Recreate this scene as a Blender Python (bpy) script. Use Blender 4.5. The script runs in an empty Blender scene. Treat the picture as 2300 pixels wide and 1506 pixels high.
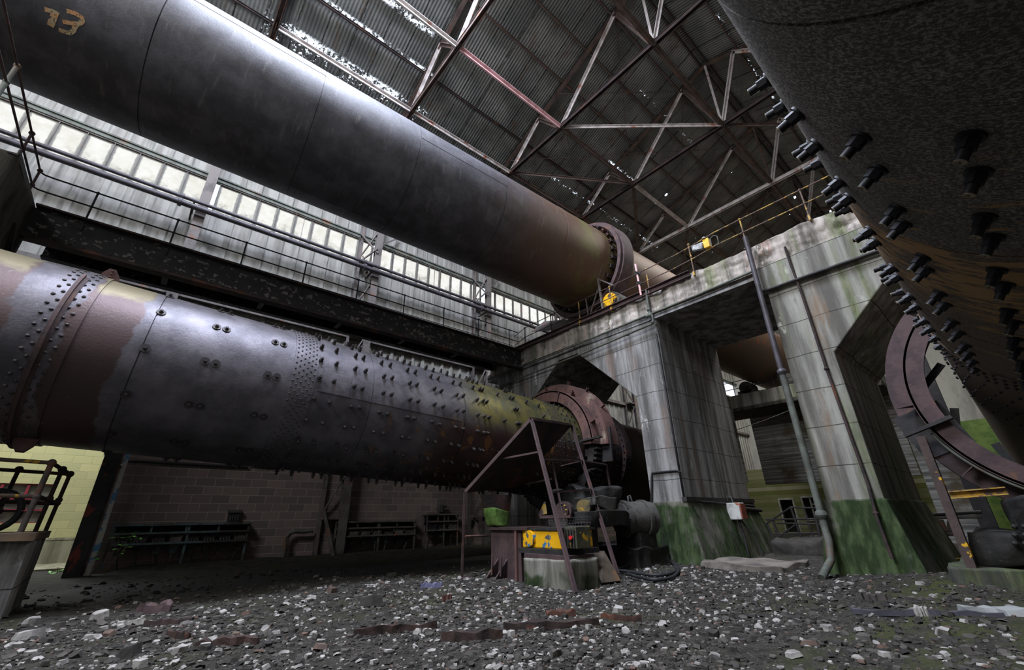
import bpy, bmesh, math, random
from mathutils import Vector, Matrix, noise
random.seed(7)
SC = bpy.context.scene
COL = SC.collection

# ------------------------------------------------------------------ camera
YAW, PITCH, ROLL, FPX = math.radians(49.2), math.radians(23.46), math.radians(-0.96), 949.5
CAMP = Vector((0, 0, 1.0))
_cy, _sy, _cp, _sp = math.cos(YAW), math.sin(YAW), math.cos(PITCH), math.sin(PITCH)
FW = Vector((_cy*_cp, _sy*_cp, _sp)); _rt = Vector((_sy, -_cy, 0)); _up = _rt.cross(FW)
RT = _rt*math.cos(ROLL) + _up*math.sin(ROLL); UP = -_rt*math.sin(ROLL) + _up*math.cos(ROLL)
cd = bpy.data.cameras.new('camera'); cam = bpy.data.objects.new('camera', cd); COL.objects.link(cam)
cd.sensor_fit = 'HORIZONTAL'; cd.sensor_width = 36.0; cd.lens = 36.0*FPX/2300.0
cd.clip_start = 0.02; cd.clip_end = 300
cam.matrix_world = Matrix(((RT.x, UP.x, -FW.x, CAMP.x), (RT.y, UP.y, -FW.y, CAMP.y), (RT.z, UP.z, -FW.z, CAMP.z), (0, 0, 0, 1)))
SC.camera = cam
def ray(x, y): return RT*((x-1150)/FPX) - UP*((y-753)/FPX) + FW
def at(x, y, ax, val):
    v = ray(x, y); t = (val - CAMP[ax])/v[ax]
    return CAMP + v*t
def aX(x, y, X): return at(x, y, 0, X)
def aY(x, y, Y): return at(x, y, 1, Y)
def aZ(x, y, Z): return at(x, y, 2, Z)

# ------------------------------------------------------------------ world, exposure, daylight
SC.view_settings.view_transform = 'Standard'; SC.view_settings.look = 'None'
SC.view_settings.gamma = 1.0; SC.view_settings.exposure = 0.0
SC.view_settings.use_curve_mapping = False
w = bpy.data.worlds.new('overcast_sky'); SC.world = w; w.use_nodes = True
bgn = w.node_tree.nodes['Background']; bgn.inputs[0].default_value = (0.80, 0.88, 1.0, 1); bgn.inputs[1].default_value = 1.5
def area(name, loc, target, sx, sy, power, col):
    l = bpy.data.lights.new(name, 'AREA'); l.shape = 'RECTANGLE'; l.size = sx; l.size_y = sy; l.energy = power; l.color = col
    o = bpy.data.objects.new(name, l); COL.objects.link(o); o.location = loc
    o.rotation_euler = (Vector(target)-Vector(loc)).to_track_quat('-Z', 'Y').to_euler()
    return o
# daylight falling through the missing roof sheets above the near bay (out of view over the frame)
area('daylight_roof_gap', (1.4, 7.7, 18.5), (1.4, 7.9, 0), 5.6, 1.6, 480, (0.62, 0.72, 1.0))
area('daylight_roof_gap', (0.3, 4.8, 19.4), (1.0, 6.6, 0), 6.6, 2.2, 5600, (0.76, 0.83, 1.0))
# fill light added behind the camera, set high to keep kiln undersides dark
area('gable_fill', (-8.6, 4.0, 13.6), (10, 5.0, 4.2), 9.0, 4.2, 2300, (0.97, 0.98, 1.0))
# daylight through the open side bay at the far left; fill lights added over the far bays
area('daylight_side_bay', (-2.8, 16.8, 6.6), (-1.8, 13.6, 0), 3.6, 2.0, 560, (0.90, 0.95, 1.0))
area('far_bay_fill', (28.4, 8.8, 15.0), (28.8, 8.6, 0), 1.6, 4.5, 1900, (1.0, 1.0, 0.93))  # added to brighten the far lower wall, no roof opening above it
area('far_bay_fill', (19.5, 2.5, 16.2), (19.0, 4.0, 0), 5.0, 4.0, 1200, (1.0, 1.0, 0.95))

# ------------------------------------------------------------------ mesh builder
class MB:
    def __init__(s): s.v = []; s.f = []; s.m = []; s.sm = []
    def add(s, vs, fs, mi=0, smooth=False):
        b = len(s.v); s.v += [tuple(p) for p in vs]
        for f in fs: s.f.append([b+i for i in f]); s.m.append(mi); s.sm.append(smooth)
        return s
    def box(s, lo, hi, mi=0):
        x0, y0, z0 = lo; x1, y1, z1 = hi
        return s.add([(x0,y0,z0),(x1,y0,z0),(x1,y1,z0),(x0,y1,z0),(x0,y0,z1),(x1,y0,z1),(x1,y1,z1),(x0,y1,z1)],
                     [(0,3,2,1),(4,5,6,7),(0,1,5,4),(1,2,6,5),(2,3,7,6),(3,0,4,7)], mi)
    def frame(s, p0, p1, up=(0,0,1)):
        d = (Vector(p1)-Vector(p0)); d.normalize(); u = Vector(up)
        if abs(d.dot(u)) > 0.98: u = Vector((0,1,0)) if abs(d.y) < .9 else Vector((1,0,0))
        a = d.cross(u).normalized(); b = a.cross(d).normalized()
        return d, a, b
    def extr(s, prof, p0, p1, up=(0,0,1), mi=0, smooth=False, caps=True):
        p0 = Vector(p0); p1 = Vector(p1); d, a, b = s.frame(p0, p1, up); n = len(prof)
        vs = [p0+a*x+b*y for x, y in prof]+[p1+a*x+b*y for x, y in prof]
        fs = [(i, (i+1) % n, n+(i+1) % n, n+i) for i in range(n)]
        s.add(vs, fs, mi, smooth)
        if caps: s.add(vs, [tuple(range(n))[::-1], tuple(range(n, 2*n))], mi)
        return s
    def bar(s, p0, p1, w, h, up=(0,0,1), mi=0):
        return s.extr([(-w/2,-h/2),(w/2,-h/2),(w/2,h/2),(-w/2,h/2)], p0, p1, up, mi)
    def angle(s, p0, p1, a=.08, t=.012, up=(0,0,1), mi=0):
        return s.extr([(0,0),(a,0),(a,t),(t,t),(t,a),(0,a)], p0, p1, up, mi)
    def ibeam(s, p0, p1, w, h, tf=.02, tw=.015, up=(0,0,1), mi=0):
        W, H, T = w/2, h/2, tw/2
        return s.extr([(-W,-H),(W,-H),(W,-H+tf),(T,-H+tf),(T,H-tf),(W,H-tf),(W,H),(-W,H),(-W,H-tf),(-T,H-tf),(-T,-H+tf),(-W,-H+tf)], p0, p1, up, mi)
    def chan(s, p0, p1, w, h, t=.015, up=(0,0,1), mi=0):
        return s.extr([(0,-h/2),(w,-h/2),(w,-h/2+t),(t,-h/2+t),(t,h/2-t),(w,h/2-t),(w,h/2),(0,h/2)], p0, p1, up, mi)
    def cyl(s, p0, p1, r, n=12, r2=None, mi=0, smooth=True, caps=True):
        r2 = r if r2 is None else r2
        p0 = Vector(p0); p1 = Vector(p1); d, a, b = s.frame(p0, p1)
        cs = [(math.cos(2*math.pi*i/n), math.sin(2*math.pi*i/n)) for i in range(n)]
        vs = [p0+(a*c+b*q)*r for c, q in cs]+[p1+(a*c+b*q)*r2 for c, q in cs]
        s.add(vs, [(i, (i+1) % n, n+(i+1) % n, n+i) for i in range(n)], mi, smooth)
        if caps: s.add(vs, [tuple(range(n))[::-1], tuple(range(n, 2*n))], mi)
        return s
    def tube(s, pts, r, n=8, mi=0, smooth=True):
        pts = [Vector(p) for p in pts]; N = len(pts); vs = []; a = None
        for i, p in enumerate(pts):
            t = (pts[min(i+1, N-1)]-pts[max(i-1, 0)]).normalized()
            if a is None:
                a = t.cross(Vector((0,0,1)))
                if a.length < .05: a = t.cross(Vector((0,1,0)))
            a = (a - t*a.dot(t)).normalized(); b = t.cross(a)
            rr = r[i] if isinstance(r, (list, tuple)) else r
            vs += [p+(a*math.cos(2*math.pi*k/n)+b*math.sin(2*math.pi*k/n))*rr for k in range(n)]
        fs = [(i*n+k, i*n+(k+1) % n, (i+1)*n+(k+1) % n, (i+1)*n+k) for i in range(N-1) for k in range(n)]
        s.add(vs, fs, mi, smooth); s.add(vs, [tuple(range(n))[::-1], tuple(range((N-1)*n, N*n))], mi)
        return s
    def lathe(s, prof, n=96, t0=0, t1=360, mi=0, smooth=True, closed=False, caps=False):
        # revolve (s, r) around local x; angle 0 = +y, 90 = +z
        full = abs(t1-t0) >= 359.9; m = n if full else n+1
        vs = []
        for i in range(m):
            t = math.radians(t0+(t1-t0)*i/n); c, q = math.cos(t), math.sin(t)
            vs += [(x, r*c, r*q) for x, r in prof]
        k = len(prof); fs = []
        for i in range(n):
            j = (i+1) % m
            for e in range(k if closed else k-1):
                e2 = (e+1) % k
                fs.append((i*k+e, i*k+e2, j*k+e2, j*k+e))
        s.add(vs, fs, mi, smooth)
        if caps and not full: s.add(vs, [tuple(range(k)), tuple(range((m-1)*k, m*k))[::-1]], mi)
        return s
    def prism(s, poly, ax, lo, hi, mi=0):
        # polygon in the two other axes extruded along ax
        def P(u, v, t): return {0: (t, u, v), 1: (u, t, v), 2: (u, v, t)}[ax]
        n = len(poly); vs = [P(u, v, lo) for u, v in poly]+[P(u, v, hi) for u, v in poly]
        s.add(vs, [(i, (i+1) % n, n+(i+1) % n, n+i) for i in range(n)]+[tuple(range(n))[::-1], tuple(range(n, 2*n))], mi)
        return s
    def plate(s, pts, th, mi=0):
        pts = [Vector(p) for p in pts]; nrm = (pts[1]-pts[0]).cross(pts[2]-pts[0]).normalized()*th
        n = len(pts); vs = pts+[p+nrm for p in pts]
        s.add(vs, [(i, (i+1) % n, n+(i+1) % n, n+i) for i in range(n)]+[tuple(range(n))[::-1], tuple(range(n, 2*n))], mi)
        return s
    def dome(s, c, d, r, h, n=10, rings=3, mi=0):
        c = Vector(c); d = Vector(d).normalized(); _, a, b = s.frame(c, c+d); vs = []; fs = []
        for k in range(rings):
            ph = math.pi/2*k/rings
            vs += [c+d*h*math.sin(ph)+(a*math.cos(2*math.pi*i/n)+b*math.sin(2*math.pi*i/n))*r*math.cos(ph) for i in range(n)]
        vs.append(c+d*h)
        for k in range(rings-1): fs += [(k*n+i, k*n+(i+1) % n, (k+1)*n+(i+1) % n, (k+1)*n+i) for i in range(n)]
        fs += [((rings-1)*n+i, (rings-1)*n+(i+1) % n, rings*n) for i in range(n)]
        return s.add(vs, fs, mi, True)
    def ball(s, c, r, n=10, mi=0):
        s.dome(c, (0,0,1), r, r, n, 3, mi); return s.dome(c, (0,0,-1), r, r, n, 3, mi)
    def data(s, name, mats, off=(0,0,0)):
        me = bpy.data.meshes.new(name); ox, oy, oz = off
        me.from_pydata([(x-ox, y-oy, z-oz) for x, y, z in s.v], [], s.f)
        for m in (mats if isinstance(mats, (list, tuple)) else [mats]): me.materials.append(m)
        me.polygons.foreach_set('material_index', s.m); me.polygons.foreach_set('use_smooth', s.sm)
        me.update()
        bm = bmesh.new(); bm.from_mesh(me); bmesh.ops.recalc_face_normals(bm, faces=bm.faces); bm.to_mesh(me); bm.free()
        return me
    def build(s, name, mats, parent=None, local=False, bevel=0):
        off = (0,0,0)
        if parent is not None and not local:
            q = parent; off = Vector((0,0,0))
            while q is not None: off = off+q.location; q = q.parent
        me = s.data(name, mats, off); o = bpy.data.objects.new(name, me); COL.objects.link(o)
        if parent is not None: o.parent = parent
        if bevel:
            b = o.modifiers.new('bevel', 'BEVEL'); b.width = bevel; b.segments = 2; b.limit_method = 'ANGLE'
        return o
def tag(o, label, cat, group=None, kind=None):
    if label: o['label'] = label
    if cat: o['category'] = cat
    if group: o['group'] = group
    if kind: o['kind'] = kind
    return o
def thing(name, label, cat, loc=(0,0,0), group=None):
    o = bpy.data.objects.new(name, None); COL.objects.link(o); o.location = loc; o.empty_display_size = .2
    return tag(o, label, cat, group)
def struct(o): o['kind'] = 'structure'; return o
def lab(o, text): o['label'] = text; return o

# ------------------------------------------------------------------ materials
def srgb(r, g, b):
    f = lambda c: c/12.92 if c <= .04045 else ((c+.055)/1.055)**2.4
    return (f(r/255), f(g/255), f(b/255), 1)
class NT:
    def __init__(s, name):
        s.m = bpy.data.materials.new(name); s.m.use_nodes = True; s.t = s.m.node_tree
        s.b = s.t.nodes['Principled BSDF']; s.out = s.t.nodes['Material Output']
    def n(s, ty, **kw):
        d = s.t.nodes.new(ty)
        for k, v in kw.items(): setattr(d, k, v)
        return d
    def l(s, a, b): s.t.links.new(a, b)
    def math(s, op, a, b=None, c=None, clamp=False):
        d = s.n('ShaderNodeMath', operation=op); d.use_clamp = clamp
        for i, x in enumerate((a, b, c)):
            if x is None: continue
            if isinstance(x, (int, float)): d.inputs[i].default_value = x
            else: s.l(x, d.inputs[i])
        return d.outputs[0]
    def coords(s):
        if not hasattr(s, '_c'):
            s._c = s.n('ShaderNodeTexCoord'); s._x = s.n('ShaderNodeSeparateXYZ'); s.l(s._c.outputs['Object'], s._x.inputs[0])
        return s._c.outputs['Object']
    def axis(s, a): s.coords(); return s._x.outputs['XYZ'.index(a)]
    def noise(s, scale=1, stretch=(1,1,1), detail=4, rough=.6, off=(0,0,0), dist=0):
        c = s.coords(); mp = s.n('ShaderNodeMapping'); s.l(c, mp.inputs[0])
        mp.inputs['Scale'].default_value = stretch; mp.inputs['Location'].default_value = off
        d = s.n('ShaderNodeTexNoise'); d.inputs['Scale'].default_value = scale; d.inputs['Detail'].default_value = detail
        d.inputs['Roughness'].default_value = rough; d.inputs['Distortion'].default_value = dist
        s.l(mp.outputs[0], d.inputs['Vector']); return d.outputs[0]
    def step(s, v, lo, hi):
        d = s.n('ShaderNodeMapRange'); d.interpolation_type = 'SMOOTHSTEP'
        d.inputs[1].default_value = lo; d.inputs[2].default_value = hi
        if lo > hi: d.inputs[1].default_value = hi; d.inputs[2].default_value = lo; d.inputs[3].default_value = 1; d.inputs[4].default_value = 0
        s.l(v, d.inputs[0]); return d.outputs[0]
    def mix(s, f, a, b):
        d = s.n('ShaderNodeMix', data_type='RGBA')
        if isinstance(f, (int, float)): d.inputs[0].default_value = f
        else: s.l(f, d.inputs[0])
        for i, x in ((6, a), (7, b)):
            if isinstance(x, tuple): d.inputs[i].default_value = x
            else: s.l(x, d.inputs[i])
        return d.outputs[2]
    def bump(s, h, strength=.4, dist=.02):
        d = s.n('ShaderNodeBump'); d.inputs['Strength'].default_value = strength; d.inputs['Distance'].default_value = dist
        s.l(h, d.inputs['Height']); s.l(d.outputs[0], s.b.inputs['Normal'])
    def fin(s, col, rough=.8, metal=0, spec=.5):
        if isinstance(col, tuple): s.b.inputs['Base Color'].default_value = col
        else: s.l(col, s.b.inputs['Base Color'])
        if isinstance(rough, (int, float)): s.b.inputs['Roughness'].default_value = rough
        else: s.l(rough, s.b.inputs['Roughness'])
        s.b.inputs['Metallic'].default_value = metal; s.b.inputs['Specular IOR Level'].default_value = spec
        return s.m
def simple(name, c1, c2=None, scale=3, lo=.4, hi=.65, stretch=(1,1,1), rough=.8, metal=0, c3=None, scale3=1.2, lo3=.55, hi3=.7, st3=(1,1,1), bump=.3, bscale=14, spec=.4, bst=(1,1,1)):
    t = NT(name); col = c1
    if c2: col = t.mix(t.step(t.noise(scale, stretch), lo, hi), col, c2)
    if c3: col = t.mix(t.step(t.noise(scale3, st3, off=(5,3,1)), lo3, hi3), col, c3)
    if bump: t.bump(t.noise(bscale, bst, detail=6), bump, .015)
    return t.fin(col, rough, metal, spec)
# ------------------------------------------------------------------ the materials of the hall
def concrete(name, base=(118,116,112), dark=(70,68,66), streak=True, moss=None, mossbase=None, rust=None, lines=True, bs=.5):
    t = NT(name)
    st = t.noise(1.6, (2.2, 2.2, .18), 6, .65)
    col = t.mix(t.step(st, .36, .66), srgb(*dark), srgb(*base))
    fine = t.noise(9, (1,1,.25), 5, .7)
    col = t.mix(t.step(fine, .55, .8), col, srgb(*[int(c*.62) for c in base]))
    col = t.mix(t.step(t.noise(2.5, (1,1,.4), 6, .7, (3,1,7)), .6, .72), col, srgb(*[min(255, int(c*1.28)) for c in base]))
    h = fine
    if lines:   # horizontal pour joints
        z = t.axis('Z'); wob = t.noise(1.2, (1,1,1), 2)
        zz = t.math('ADD', z, t.math('MULTIPLY', wob, .08))
        fr = t.math('FRACT', t.math('MULTIPLY', zz, 1/.74)); d = t.math('ABSOLUTE', t.math('SUBTRACT', fr, .5))
        ln = t.step(d, .016, .004)
        col = t.mix(ln, col, srgb(52,50,46))
    if rust:
        col = t.mix(t.math('MULTIPLY', t.step(t.noise(.9, (1.6,1.6,.35), 5, .7, (9,2,4)), .55, .68), .6), col, srgb(*rust))
    if moss:
        # green run-off streaks in bands of their own
        mk = t.step(t.noise(.8, (2.0,2.0,.16), 5, .6, moss), .5, .64)
        mk = t.math('MULTIPLY', mk, .62)
        col = t.mix(mk, col, t.mix(t.step(fine, .4, .6), srgb(74,86,44), srgb(112,120,78)))
    if mossbase is not None:
        z = t.axis('Z'); zz = t.math('ADD', z, t.math('MULTIPLY', t.noise(2.5, (1,1,.5), 4), .35))
        mk = t.math('MULTIPLY', t.step(zz, mossbase+.2, mossbase+.1), t.step(t.noise(1.1, (1,1,.5), 5, .7, (2,2,2)), .38, .54))
        g = t.mix(t.step(t.noise(7, (1,1,.3), 5), .4, .65), srgb(36,48,26), srgb(66,80,50))
        col = t.mix(mk, col, g)
    t.bump(t.math('ADD', t.noise(11, (1,1,.2), 6, .7), t.math('MULTIPLY', t.noise(3, (1,1,1), 5), .7)), bs, .03)
    return t.fin(col, .92, 0, .2)
M = {}
M['portal'] = concrete('streaked_concrete', (150,148,146), (86,84,82), mossbase=None, rust=(120,98,84))
M['portal_moss'] = concrete('mossy_concrete', (150,148,140), (92,90,84), moss=(4.4,2,0), rust=(124,100,78))
M['plinth'] = concrete('moss_covered_plinth', (112,110,100), (70,68,62), mossbase=1.25, lines=False)
M['beam_conc'] = concrete('spalled_concrete', (178,168,160), (92,88,80), moss=(1,7,3), rust=(170,130,114), lines=False, bs=1.0)
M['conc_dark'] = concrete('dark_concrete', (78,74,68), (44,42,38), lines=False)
M['pale_conc'] = concrete('pale_sill_concrete', (150,146,124), (112,108,88), lines=False)
M['board'] = None
def boardmarked():
    t = NT('board_marked_concrete')
    z = t.axis('Z')
    n = t.noise(1.2, (.25,.25,9), 4, .6)
    col = t.mix(t.step(n, .35, .68), srgb(84,82,78), srgb(146,144,138))
    col = t.mix(t.step(t.noise(.7, (1,1,1), 4), .5, .7), col, srgb(84,74,58))
    t.bump(n, .4, .03)
    return t.fin(col, .9, 0, .2)
M['board'] = boardmarked()
def kiln_mat(name, kind):
    t = NT(name); X = t.axis('X'); Z = t.axis('Z')
    fine = t.noise(30, (1,1,1), 5, .75); mid = t.noise(2.2, (1,1,1), 6, .65)
    if kind == 1:
        col = t.mix(t.step(mid, .35, .7), srgb(80,77,83), srgb(112,108,114))
        wob = t.math('MULTIPLY', t.math('SUBTRACT', t.noise(1.6, (1,1,1), 5, .6, (4,4,4)), .5), .55)
        xx = t.math('ADD', X, wob)
        # weathered rust coat between the strap and the bare plate, with its own edge
        rz = t.math('MULTIPLY', t.step(xx, -1.15, -1.1), t.step(xx, -.52, -.57))
        rz2 = t.step(xx, -1.72, -1.78)
        col = t.mix(t.math('ADD', rz, rz2, clamp=True), col, srgb(80,65,65))
        # pale ochre dust lying along the crown of the shell
        top = t.step(t.math('ADD', Z, t.math('MULTIPLY', wob, .9)), .70, .86)
        dz = t.math('ADD', t.math('MULTIPLY', t.step(xx, -1.12, -1.05), t.step(xx, -.5, -.6)), t.step(xx, -1.75, -1.85), clamp=True)
        col = t.mix(t.math('MULTIPLY', t.math('MULTIPLY', top, dz), .85), col, srgb(128,119,92))
        # olive lichen and flaking rust towards the gear
        lich = t.math('MULTIPLY', t.math('MULTIPLY', t.step(xx, 4.9, 6.0), t.step(X, 9.3, 9.1)), t.step(t.math('ADD', Z, t.math('MULTIPLY', wob, 1.2)), -.35, .3))
        lcol = t.mix(t.step(t.noise(1.6, (1,1,.5), 4, .7, (7,1,0)), .42, .6), srgb(84,84,60), srgb(120,112,58))
        col = t.mix(t.math('MULTIPLY', lich, .9), col, lcol)
        rl = t.math('MULTIPLY', t.step(xx, 4.2, 5.2), t.step(Z, .1, -.25))
        col = t.mix(t.math('MULTIPLY', rl, .8), col, srgb(74,52,42))
        fl = t.math('MULTIPLY', t.step(t.noise(3.4, (1,1,.7), 6, .75, (1,9,3)), .56, .6), t.math('MULTIPLY', t.step(xx, 2.6, 4.2), t.step(Z, .15, -.3)))
        col = t.mix(t.math('MULTIPLY', fl, .8), col, srgb(142,104,62))
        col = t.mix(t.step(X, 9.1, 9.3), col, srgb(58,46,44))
        spk = t.step(t.noise(14, (1,1,1), 4, .7, (3,3,8)), .66, .72)
        col = t.mix(t.math('MULTIPLY', spk, .35), col, srgb(160,156,150))
        rough = .44
    elif kind == 3:
        col = t.mix(t.step(mid, .35, .7), srgb(66,64,68), srgb(92,90,95))
        wob = t.math('MULTIPLY', t.math('SUBTRACT', t.noise(.9, (1,1,1), 4, .6), .5), 2.0)
        rz = t.step(t.math('ADD', X, wob), 5.0, 9.0)
        col = t.mix(rz, col, srgb(98,74,58))
        st = t.step(t.noise(3, (3,.5,.5), 5, .7, (2,1,1)), .55, .75)
        col = t.mix(t.math('MULTIPLY', st, .35), col, srgb(150,146,140))
        g = t.math('MULTIPLY', t.math('MULTIPLY', t.step(t.math('ADD', X, wob), 8.6, 9.6), t.step(X, 11.6, 11.2)), t.step(t.noise(1.1, (1,1,1), 4), .42, .6))
        col = t.mix(t.math('MULTIPLY', g, .6), col, srgb(112,112,58))
        rl = t.step(t.noise(2, (1,1,1), 4, .6, (8,8,1)), .6, .68)
        col = t.mix(t.math('MULTIPLY', t.math('MULTIPLY', rl, t.step(X, 12.5, 14)), .8), col, srgb(150,70,44))
        rough = .6
    else:
        col = t.mix(t.step(mid, .35, .7), srgb(128,124,120), srgb(156,150,144))
        gr = t.noise(85, (1,.6,.6), 3, .8, (2,7,7)); col = t.mix(t.step(gr, .46, .60), srgb(72,69,66), col)
        wob = t.math('MULTIPLY', t.math('SUBTRACT', t.noise(2.2, (1,1,1), 5, .6), .5), .5)
        col = t.mix(t.math('MULTIPLY', t.step(X, 3.6, 3.9), .55), col, srgb(104,80,62))
        fl = t.math('MULTIPLY', t.step(t.noise(4.6, (2.2,.6,.6), 6, .7, (2,5,1)), .47, .51), t.math('MULTIPLY', t.step(t.math('ADD', X, wob), 3.75, 3.9), t.step(t.math('ADD', X, wob), 5.4, 4.7)))
        col = t.mix(t.math('MULTIPLY', fl, .9), col, srgb(176,138,92))
        f2 = t.math('MULTIPLY', t.step(t.noise(3.2, (2.6,.6,.6), 6, .7, (6,1,1)), .58, .62), t.math('MULTIPLY', t.step(X, 2.4, 3.2), t.step(X, 8, 6.5)))
        col = t.mix(t.math('MULTIPLY', f2, .85), col, srgb(168,132,84))
        rough = .75
    t.bump(t.math('ADD', fine, t.math('MULTIPLY', mid, .6)), .35 if kind != 2 else .8, .012)
    return t.fin(col, rough, {1: .55, 2: 0, 3: .35}[kind], .5)
M['k1'] = kiln_mat('weathered_kiln_plate', 1); M['k2'] = kiln_mat('pitted_kiln_plate', 2); M['k3'] = kiln_mat('grey_kiln_plate', 3)
M['bolt'] = simple('bolt_steel', srgb(60,56,58), srgb(84,78,76), rough=.55, metal=.4, bump=.2)
M['bolt_dark'] = simple('sooty_bolt_steel', srgb(34,34,38), srgb(48,47,52), rough=.55, metal=.3, bump=.2)
M['bolt_end'] = simple('lit_bolt_end', srgb(150,138,116), srgb(110,98,80), scale=20, rough=.7)  # beige tips paint the light caught on the bolt ends
M['rust'] = simple('purple_brown_rust', srgb(80,62,62), srgb(60,47,48), c3=srgb(112,76,56), scale3=2.6, lo3=.6, hi3=.72, rough=.75, bump=.4)
M['rust_pink'] = simple('worn_red_primer', srgb(102,74,69), srgb(76,57,55), c3=srgb(138,126,110), scale3=2.2, lo3=.6, hi3=.7, st3=(1,1,.5), rough=.7, bump=.35)
M['rust_dark'] = simple('dark_rust', srgb(58,44,42), srgb(36,30,30), c3=srgb(90,56,40), rough=.85, bump=.5)
M['black_steel'] = simple('sooty_steel', srgb(36,34,35), srgb(52,49,48), rough=.7, bump=.3)
M['girder'] = simple('flaking_black_paint', srgb(30,28,28), srgb(40,38,37), c3=srgb(104,98,94), scale3=7.5, lo3=.585, hi3=.61, st3=(1,1,1.4), rough=.75, bump=.3)
M['grey_steel'] = simple('grey_dusty_steel', srgb(104,98,94), srgb(78,72,70), c3=srgb(118,84,70), scale3=2.4, lo3=.58, hi3=.68, rough=.75, bump=.25)
M['truss'] = simple('rusted_truss_steel', srgb(94,80,74), srgb(74,60,54), c3=srgb(114,78,60), scale3=2.0, lo3=.55, hi3=.68, rough=.8, bump=.25)
M['truss_pale'] = simple('pale_painted_steel', srgb(196,188,184), srgb(160,150,146), c3=srgb(158,98,78), scale3=2.4, lo3=.6, hi3=.68, rough=.65, bump=.2)
M['truss_pink'] = simple('pink_primed_steel', srgb(220,176,178), srgb(196,150,150), c3=srgb(150,90,72), scale3=1.6, lo3=.62, hi3=.7, rough=.65, bump=.2)
M['pipe'] = simple('dark_pipe_paint', srgb(74,70,76), srgb(58,54,58), rough=.5, bump=.2)
M['conduit'] = simple('grey_green_conduit', srgb(92,96,88), srgb(72,74,68), c3=srgb(104,76,58), rough=.7, bump=.3)
M['yellow'] = simple('chipped_yellow_paint', srgb(182,142,44), srgb(150,124,70), c3=srgb(86,68,58), scale=6, scale3=5, lo3=.44, hi3=.52, rough=.6, bump=.35)
M['yellow_bright'] = simple('bright_yellow_paint', srgb(232,176,10), srgb(214,160,20), c3=srgb(70,66,62), scale=5, scale3=4.5, lo3=.57, hi3=.61, rough=.5, bump=.3)
M['yblue'] = simple('yellow_and_blue_paint', srgb(224,168,12), srgb(62,112,146), scale=4.2, lo=.60, hi=.62, c3=srgb(80,84,86), scale3=5, lo3=.56, hi3=.6, rough=.5, bump=.3)
M['mossgreen'] = simple('thick_moss', srgb(64,92,34), srgb(88,112,52), scale=8, rough=.95, bump=.7)
M['grease'] = simple('caked_black_grease', srgb(30,29,28), srgb(46,44,42), c3=srgb(70,68,64), scale3=9, lo3=.62, hi3=.66, rough=.75, bump=.9, bscale=9)
M['motor'] = simple('dusty_grey_machine', srgb(78,76,71), srgb(54,52,49), rough=.8, bump=.4)
M['rubber'] = simple('black_rubber', srgb(34,34,36), srgb(46,46,48), rough=.6, bump=.2)
M['painted'] = simple('flaking_stencil_paint', srgb(206,156,112), srgb(178,128,92), scale=6, rough=.85, bump=.3)
def stencil():
    t = NT('worn_stencil_paint')
    col = t.mix(t.step(t.noise(6), .4, .6), srgb(214,158,108), srgb(196,176,140))
    t.fin(col, .85)
    mk = t.step(t.noise(30, (1,1,1), 4, .8), .53, .60)
    tr = t.n('ShaderNodeBsdfTransparent'); mx = t.n('ShaderNodeMixShader')
    t.l(mk, mx.inputs[0]); t.l(t.b.outputs[0], mx.inputs[1]); t.l(tr.outputs[0], mx.inputs[2]); t.l(mx.outputs[0], t.out.inputs[0])
    return t.m
M['stencil'] = stencil()
def roofmat():
    t = NT('corroded_corrugated_sheet'); X = t.axis('X'); Y = t.axis('Y')
    col = t.mix(t.step(t.noise(.7, (1,1,1), 5, .6), .35, .7), srgb(92,94,92), srgb(126,126,122))
    col = t.mix(t.math('MULTIPLY', t.step(t.noise(1.2, (1.2,.5,1), 6, .7, (5,5,0)), .56, .68), .7), col, srgb(92,76,62))
    wob = t.math('MULTIPLY', t.math('SUBTRACT', t.noise(3.2, (1,1,1), 5, .8), .5), .16)
    fr = t.math('FRACT', t.math('MULTIPLY', t.math('ADD', X, wob), 1/.92)); d = t.math('ABSOLUTE', t.math('SUBTRACT', fr, .5))
    lap = t.math('MULTIPLY', t.step(d, .03, .012), t.step(t.noise(1.6, (1,1,1), 4, .6, (1,1,1)), .3, .5))
    col = t.mix(t.math('MULTIPLY', lap, .9), col, srgb(26,24,22))
    t.fin(col, .75, .1, .3)
    # rusted-through holes along the sheet laps
    h = None; hn = t.noise(8.5, (1,1,1), 3, .7, (3,1,2)); hb = t.noise(1.1, (1,.6,1), 2, .5, (2,2,2))
    for y, x0, x1, w, th in ((12.72,-.6,6.2,.12,.525), (13.15,-.6,5.8,.18,.585), (11.33,.9,5.6,.09,.475), (10.1,1.6,4.9,.09,.48), (9.75,15.6,18.5,.06,.53), (9.9,22,26,.06,.54), (12.0,13,24,.06,.57), (6.6,14,20,.05,.6), (4.0,11,26,.05,.62), (2.6,14,22,.06,.6)):
        b = t.math('MULTIPLY', t.step(t.math('ABSOLUTE', t.math('SUBTRACT', Y, y)), w*1.6, w*.5), t.math('MULTIPLY', t.step(X, x0, x0+.3), t.step(X, x1, x1-.3)))
        k = t.math('MULTIPLY', b, t.step(t.math('ADD', t.math('MULTIPLY', hn, .75), t.math('MULTIPLY', hb, .3)), th+.02, th+.035))
        h = k if h is None else t.math('MAXIMUM', h, k)
    sp = t.step(t.noise(1.9, (1,1,1), 1, .3, (8,1,4)), .805, .815)
    h = t.math('MAXIMUM', h, sp)
    tr = t.n('ShaderNodeBsdfTransparent'); mx = t.n('ShaderNodeMixShader')
    t.l(h, mx.inputs[0]); t.l(t.b.outputs[0], mx.inputs[1]); t.l(tr.outputs[0], mx.inputs[2]); t.l(mx.outputs[0], t.out.inputs[0])
    return t.m
M['roof'] = roofmat()
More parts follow.
